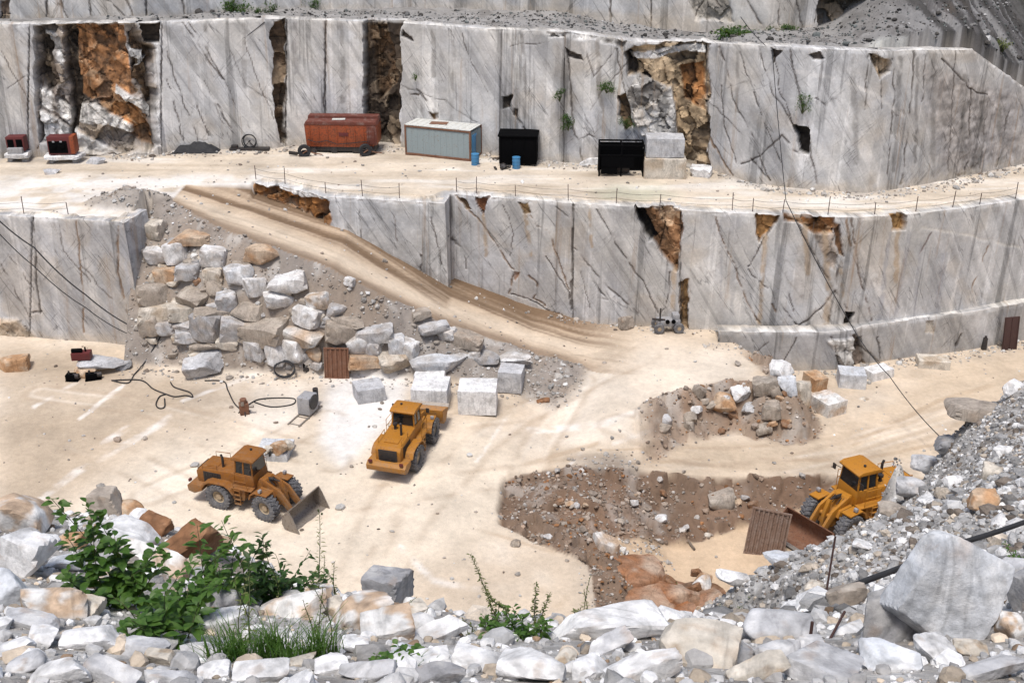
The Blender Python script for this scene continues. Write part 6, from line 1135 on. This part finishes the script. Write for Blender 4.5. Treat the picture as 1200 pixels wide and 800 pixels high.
# ------------------------------------------------------------------ plants
def leafset(rs, base, axis, L, W, n_, droop=.35, fold=.25):
    """verts/faces of one leaf blade"""
    ax = np.array(axis)/np.linalg.norm(axis); up = np.array([0, 0, 1.]); sd = np.cross(ax, up); sd = sd/max(np.linalg.norm(sd), 1e-3)
    nrm = np.cross(sd, ax); a = rs.uniform(-.5, .5); sd, nrm = sd*math.cos(a)+nrm*math.sin(a), nrm*math.cos(a)-sd*math.sin(a)
    V = []
    prof = [(0, .06), (.2, .62), (.45, 1), (.7, .8), (.88, .42), (1, .03)]
    for s, wd in prof:
        c = base+ax*L*s-up*droop*L*s*s
        V += [c+sd*W*.5*wd+nrm*fold*W*.5*wd, c, c-sd*W*.5*wd+nrm*fold*W*.5*wd]
    Fc = []
    for i in range(len(prof)-1):
        b_ = i*3; Fc += [[b_, b_+1, b_+4, b_+3], [b_+1, b_+2, b_+5, b_+4]]
    return V, Fc
def plant(px, d_off, stems, label, name='shrub', leaf='leaf', leafL=.09, leafW=.045, per=14, seed=1, spread=.25, cat='shrub', group=None, whorl=2, stemr=.006, base=None, droop=.35, bare=.12, top=True, tips=None):
    """stems: list of (du, height m, lean) from the foot"""
    rs = np.random.RandomState(seed); P = hitfg(*px)[0] if base is None else base
    t = empty(name, P); tag(t, label, cat, group); sm = MB(); V, Fc = [], []
    for (dx, dy, h, lx, ly) in stems:
        b0 = np.array([dx, dy, -.05]); pts = []
        kx, ky = rs.normal(0, .05, 2)
        for k in range(9):
            s = k/8; pts.append(b0+np.array([lx*s**1.4+kx*math.sin(s*4), ly*s**1.4+ky*math.sin(s*5), h*s]))
        sm.tube(pts, stemr, 5, stemr*.35); n = int(per*h/.5)
        for k in range(n):
            s = bare+(1-bare)*(k+.5)/n; i = min(int(s*8), 7); f = s*8-i; q = pts[i]*(1-f)+pts[i+1]*f; a0 = k*2.4+rs.rand()
            for w_ in range(whorl):
                a = a0+w_*2*math.pi/whorl+rs.normal(0, .25); el = rs.uniform(.1, .8)*(.5+s*.6); sz = rs.uniform(.5, 1.2)*(1-.45*s if top else 1)*(.75+.5*min(1, s*3))
                ax = np.array([math.cos(a)*math.cos(el), math.sin(a)*math.cos(el), math.sin(el)])
                bq = q+ax*leafL*.12
                vv, ff = leafset(rs, bq, ax, leafL*sz, leafW*sz, 5, droop*rs.uniform(.3, 1.5)); o_ = len(V); V += vv; Fc += [[i2+o_ for i2 in f2] for f2 in ff]
        if tips:
            for k in range(tips):
                q = pts[-1]+np.array([rs.normal(0, .008), rs.normal(0, .008), -.012*k]); sm.cyl(q, q+np.array([0, 0, .014]), .009, 6)
    sm.build('stem', M['stem'], t, 0, 60)
    if V: mesh_np('foliage', np.array(V), np.array(Fc), M[leaf], None, t, True)
    return t
rs = np.random.RandomState(3)
PG = 'green plants growing in the foreground rubble'
def st(n, h0, h1, sp, seed, lean=.12):
    r = np.random.RandomState(seed); return [(r.normal(0, sp), r.normal(0, sp*.6), r.uniform(h0, h1), r.normal(0, lean), r.normal(0, lean)) for _ in range(n)]
plant((140, 712), 0, [(-.05, 0, 1.02, -.27, .05), (.0, 0, .98, -.16, 0), (.05, .05, .72, .02, 0), (0, -.05, .75, -.32, 0), (.1, 0, .6, .25, 0), (.12, -.02, .5, .3, 0), (-.1, 0, .45, -.3, 0), (.02, .03, .85, -.08, .1), (.1, .02, .42, .1, -.1), (0, -.08, .4, -.05, -.12), (.05, -.05, .5, .18, .1)], 'tall leafy shrub with rounded dark green leaves at left', leafL=.135, leafW=.082, per=14, seed=11, group=PG, whorl=2, bare=.2)
plant((185, 752), 0, st(13, .2, .42, .11, 12, .12), 'dense bright green bush below the tall leafy shrub', leafL=.135, leafW=.064, per=15, seed=12, group=PG, bare=.1)
plant((225, 735), 0, st(8, .3, .62, .08, 13, .12), 'green bush with pointed leaves standing before the rust brown block', leafL=.15, leafW=.06, per=14, seed=13, group=PG, bare=.1)
plant((262, 712), 0, st(6, .5, .95, .08, 14, .07), 'upright leafy stems reaching up over the rust brown block', leafL=.16, leafW=.058, per=12, seed=14, group=PG, bare=.1)
plant((310, 705), 0, st(20, .25, .5, .17, 15, .12)+[(.0, 0, .80, .0, 0), (.03, 0, .72, .02, 0)], 'wide dark green bush with a spire, right of the rust brown block', leafL=.125, leafW=.048, per=17, seed=15, group=PG, bare=.05, leaf='leafdark')
plant((360, 706), 0, st(9, .2, .4, .1, 16, .12), 'low green bush at the right end of the foreground bushes', leafL=.12, leafW=.046, per=16, seed=16, group=PG, leaf='leafdark')
plant((375, 712), 0, [(0, 0, .98, .06, 0)], 'tall single weed stalk with a dark round head', name='weed', leafL=.06, leafW=.012, per=14, seed=17, cat='weed', group=PG, whorl=3, tips=3, leaf='leafdry')
plant((325, 722), 0, [(0, 0, .82, .0, 0)], 'thin dark dry stalk in front of the wide bush', name='weed', leafL=.03, leafW=.01, per=10, seed=18, cat='weed', group=PG, tips=4, leaf='leafdry')
plant((393, 700), 0, st(4, .3, .62, .05, 19, .08), 'sparse thin stalks right of the tall weed', name='weed', leafL=.04, leafW=.012, per=16, seed=19, cat='weed', group=PG, leaf='leafdry')
def grass(px, n, h, sp, label, seed, leaf='leaf'):
    rs = np.random.RandomState(seed); P = hitfg(*px)[0]; V, Fc = [], []
    for k in range(n):
        b0 = np.array([rs.normal(0, sp), rs.normal(0, sp*.7), -.03]); a = rs.uniform(0, 6.28); ln = h*rs.uniform(.5, 1.1); out = rs.uniform(.15, .7)*ln; w_ = rs.uniform(.004, .009)
        for j in range(5):
            s = j/4; c = b0+np.array([math.cos(a)*out*s*s, math.sin(a)*out*s*s, ln*s*(1-.25*s)]); sd = np.array([-math.sin(a), math.cos(a), 0])*w_*(1-s*.9); V += [c+sd, c-sd]
        o_ = len(V)-10; Fc += [[o_+2*j, o_+2*j+1, o_+2*j+3, o_+2*j+2] for j in range(4)]
    o = mesh_np('grass_tuft', np.array(V), np.array(Fc), M[leaf]); o.location = P; return tag(o, label, 'grass tuft', 'grass tufts in the foreground')
grass((275, 772), 170, .34, .09, 'thick grass tuft below the wide bush, left one', 21)
grass((318, 768), 150, .32, .08, 'grass tuft in the middle with dry stalks above', 22)
grass((372, 768), 150, .34, .08, 'grass tuft at the right below the broad white boulder', 23)
grass((345, 775), 60, .2, .06, 'small grass tuft between the middle and right tufts', 24)
grass((480, 782), 40, .16, .05, 'little grass tuft beside the cream block', 25)
plant((296, 752), 0, st(3, .5, .75, .03, 26, .05), 'thin olive stalks rising out of the middle grass tuft', name='weed', leafL=.06, leafW=.012, per=14, seed=26, cat='weed', group=PG, leaf='leafdry')
plant((372, 760), 0, st(4, .4, .62, .04, 27, .06), 'dry branching stalks over the right grass tuft', name='weed', leafL=.035, leafW=.01, per=16, seed=27, cat='weed', group=PG, leaf='leafdry')
plant((475, 775), 0, st(7, .08, .16, .05, 28, .1), 'small low green sprig among the bottom stones', leafL=.075, leafW=.05, per=40, seed=28, group=PG, cat='plant', name='plant')
plant((445, 788), 0, st(4, .08, .14, .04, 29, .1), 'second low green sprig left of the bottom stones centre', leafL=.07, leafW=.045, per=40, seed=29, group=PG, cat='plant', name='plant')
plant((600, 748), 0, st(16, .12, .32, .12, 30, .1), 'green weed clump in front of the pit platform', leafL=.09, leafW=.035, per=26, seed=30, group=PG, cat='plant', name='plant')
plant((596, 746), 0, [(-.02, 0, .82, -.30, .05), (0, 0, .6, -.16, 0)], 'leaning flowering stalk rising left from the weed clump', name='weed', leafL=.04, leafW=.016, per=34, seed=31, cat='weed', group=PG, leaf='leafdry', whorl=3)
plant((630, 745), 0, [(0, 0, .62, -.03, 0), (.03, 0, .5, .05, 0)], 'upright flowering stalk right of the leaning one', name='weed', leafL=.04, leafW=.016, per=30, seed=32, cat='weed', group=PG, leaf='leafdry', whorl=3)
plant((682, 738), 0, [(0, 0, .55, .05, 0), (-.05, 0, .4, .02, 0), (.04, 0, .45, -.02, 0)], 'pale dry stalks left of the flat topped boulder', name='weed', leafL=.035, leafW=.013, per=24, seed=33, cat='weed', group=PG, leaf='leafdry')
plant((545, 745), 0, st(5, .15, .32, .08, 34, .08), 'thin pale stalks left of the weed clump', name='weed', leafL=.035, leafW=.012, per=22, seed=34, cat='weed', group=PG, leaf='leafdry')
plant((480, 728), 0, [(0, 0, .3, 0, 0), (.15, 0, .2, 0, 0)], 'two short thin stalks right of the squared grey block', name='weed', leafL=.03, leafW=.008, per=14, seed=35, cat='weed', group=PG)
plant((868, 712), 0, st(16, .25, .6, .25, 36, .12), 'pale green weeds at the left end of the right rubble slope', name='weed', leafL=.06, leafW=.02, per=34, seed=36, cat='weed', group=PG, leaf='leafdry', base=hitfg(868, 722)[0])
plant((1190, 660), 0, st(10, .2, .4, .1, 37, .1), 'small green weed behind the upright boulder at right', leafL=.07, leafW=.03, per=22, seed=37, group=PG, cat='plant', name='plant', base=hitfg(1192, 668)[0])
# shrubs on the walls and ledges, leafy clumps
def bush(P, w, h, label, seed, leaf='leafdark', n=420, name='shrub', group='bushes on the walls and ledges', hang=False):
    rs = np.random.RandomState(seed); t = empty(name, P); tag(t, label, 'bush', group); V, Fc = [], []; mb = MB()
    cl = [(rs.normal(0, w*.28), rs.normal(0, w*.2), rs.uniform(.25, .95)*h*(-1 if hang else 1)) for _ in range(9)]
    for c in cl: mb.tube([(0, 0, -.1), (c[0]*.5, c[1]*.5, c[2]*.6), c], .03, 5, .01)
    for k in range(n):
        c = np.array(cl[rs.randint(9)])+rs.normal(0, 1, 3)*np.array([w*.13, w*.12, h*.12]); a = rs.normal(0, 1, 3); L = rs.uniform(.12, .24)*max(.6, w/1.6)
        vv, ff = leafset(rs, c, a+np.array([0, 0, .3]), L, L*.5, 5); o_ = len(V); V += vv; Fc += [[i+o_ for i in f] for f in ff]
    mb.build('stem', M['stem'], t); mesh_np('foliage', np.array(V), np.array(Fc), M[leaf], None, t)
def wall_pt(u, v):
    d = ray(u, v); ys = np.linspace(78, 100, 400); xs = d[0]/d[1]*ys; k = np.where(ys >= fback(xs)-.12)[0][0]; return CP+d*(ys[k]/d[1])
bush(at_y(278, 19, 98.8), 2.0, 1.5, 'round dark green bush on the ledge at upper left', 41)
bush(wall_pt(711, 108), 1.3, .9, 'green tuft growing from the wall above the black shelter', 42); bush(wall_pt(666, 152), 1.3, 1.2, 'dark bush in the wall joint right of the black box', 43); bush(wall_pt(656, 118), .6, .9, 'small dark bush in the wall joint higher up', 44); bush(wall_pt(734, 150), 1.0, .8, 'dark tuft beside the white fractured bulge', 45); bush(wall_pt(940, 132), .9, 1.3, 'dark green bush above the black cavity at right', 46); bush(wall_pt(487, 93), .5, .5, 'tiny green tuft on the wall above the blue grey container', 47, n=120)
for i, (u, v, w_, h, lb) in enumerate([(882, 22, 1.2, 2.2, 'dark green bush hanging down the top wall'), (845, 4, 1.4, 1.2, 'dark green bush at the top edge left of the hanging one'), (1027, 36, 2.0, .8, 'low dark bush on the ledge beside the pale pillar'), (855, 42, 3.0, .6, 'long low bush along the ledge under the hanging bush'), (320, 16, 1.2, .9, 'small dark bush right of the round ledge bush'), (365, 11, 1.4, .9, 'dark bush at the top edge above the twin wall panels'), (303, 18, .8, .6, 'little bush just right of the round one'), (922, 36, 1.6, .5, 'thin low bush on the ledge between the long bush and the pillar'), (1175, 60, 1.4, 1., 'olive bush high on the right dark slope'), (1120, 30, 1.2, .8, 'olive bush on the dark slope near the top edge')]):
    x = at_y(u, v, 92)[0]; P = None
    ds = np.arange(88, 125, .1); Q = CP+ray(u, v)[None, :]*ds[:, None]; z, _ = terrain(Q[:, 0], Q[:, 1], False); k = np.where(Q[:, 2] <= z)[0]; P = Q[k[0]]
    bush(P, w_, h, lb, 50+i, n=260, leaf='leafdry' if 'olive' in lb else 'leafdark')
bush(on_z(690, 702, ZP)+np.array([1.0, 0, 0]), .7, 1.3, 'green weed at the left foot of the orange mound', 71, 'leafdry', 160); bush(on_z(815, 706, ZP), 1.6, 1.2, 'green and orange scrub at the right of the orange mound', 72, 'leafdry', 260)
# ------------------------------------------------------------------ camera, light
cam = bpy.data.cameras.new('camera'); co = bpy.data.objects.new('camera', cam); COL.objects.link(co); co.location = CP; co.rotation_euler = (math.pi/2-TH, 0, 0)
cam.sensor_width = 36; cam.lens = 36*F/1200; cam.clip_end = 5000; cam.clip_start = .1; SC.camera = co
w = bpy.data.worlds.new('World'); SC.world = w; w.use_nodes = True; nt = w.node_tree
sk = nt.nodes.new('ShaderNodeTexSky'); sk.sky_type = 'NISHITA'; sk.sun_disc = False
EL, AZ = R(70), R(200)          # azimuth clockwise from +Y
sk.sun_elevation = EL; sk.sun_rotation = AZ; sk.dust_density = 4; sk.air_density = 1; sk.ozone_density = 1; sk.altitude = 300
nt.links.new(sk.outputs[0], nt.nodes['Background'].inputs[0]); nt.nodes['Background'].inputs[1].default_value = .115
sl = bpy.data.lights.new('sun', 'SUN'); sl.energy = 2.3; sl.angle = R(13); sl.color = (1, .97, .93); so = bpy.data.objects.new('sun', sl); COL.objects.link(so)
dv = Vector((math.sin(AZ)*math.cos(EL), math.cos(AZ)*math.cos(EL), math.sin(EL))); so.rotation_euler = dv.to_track_quat('Z', 'Y').to_euler()
SC.view_settings.view_transform = 'Standard'; SC.view_settings.look = 'None'; SC.view_settings.exposure = .42; SC.view_settings.gamma = 1
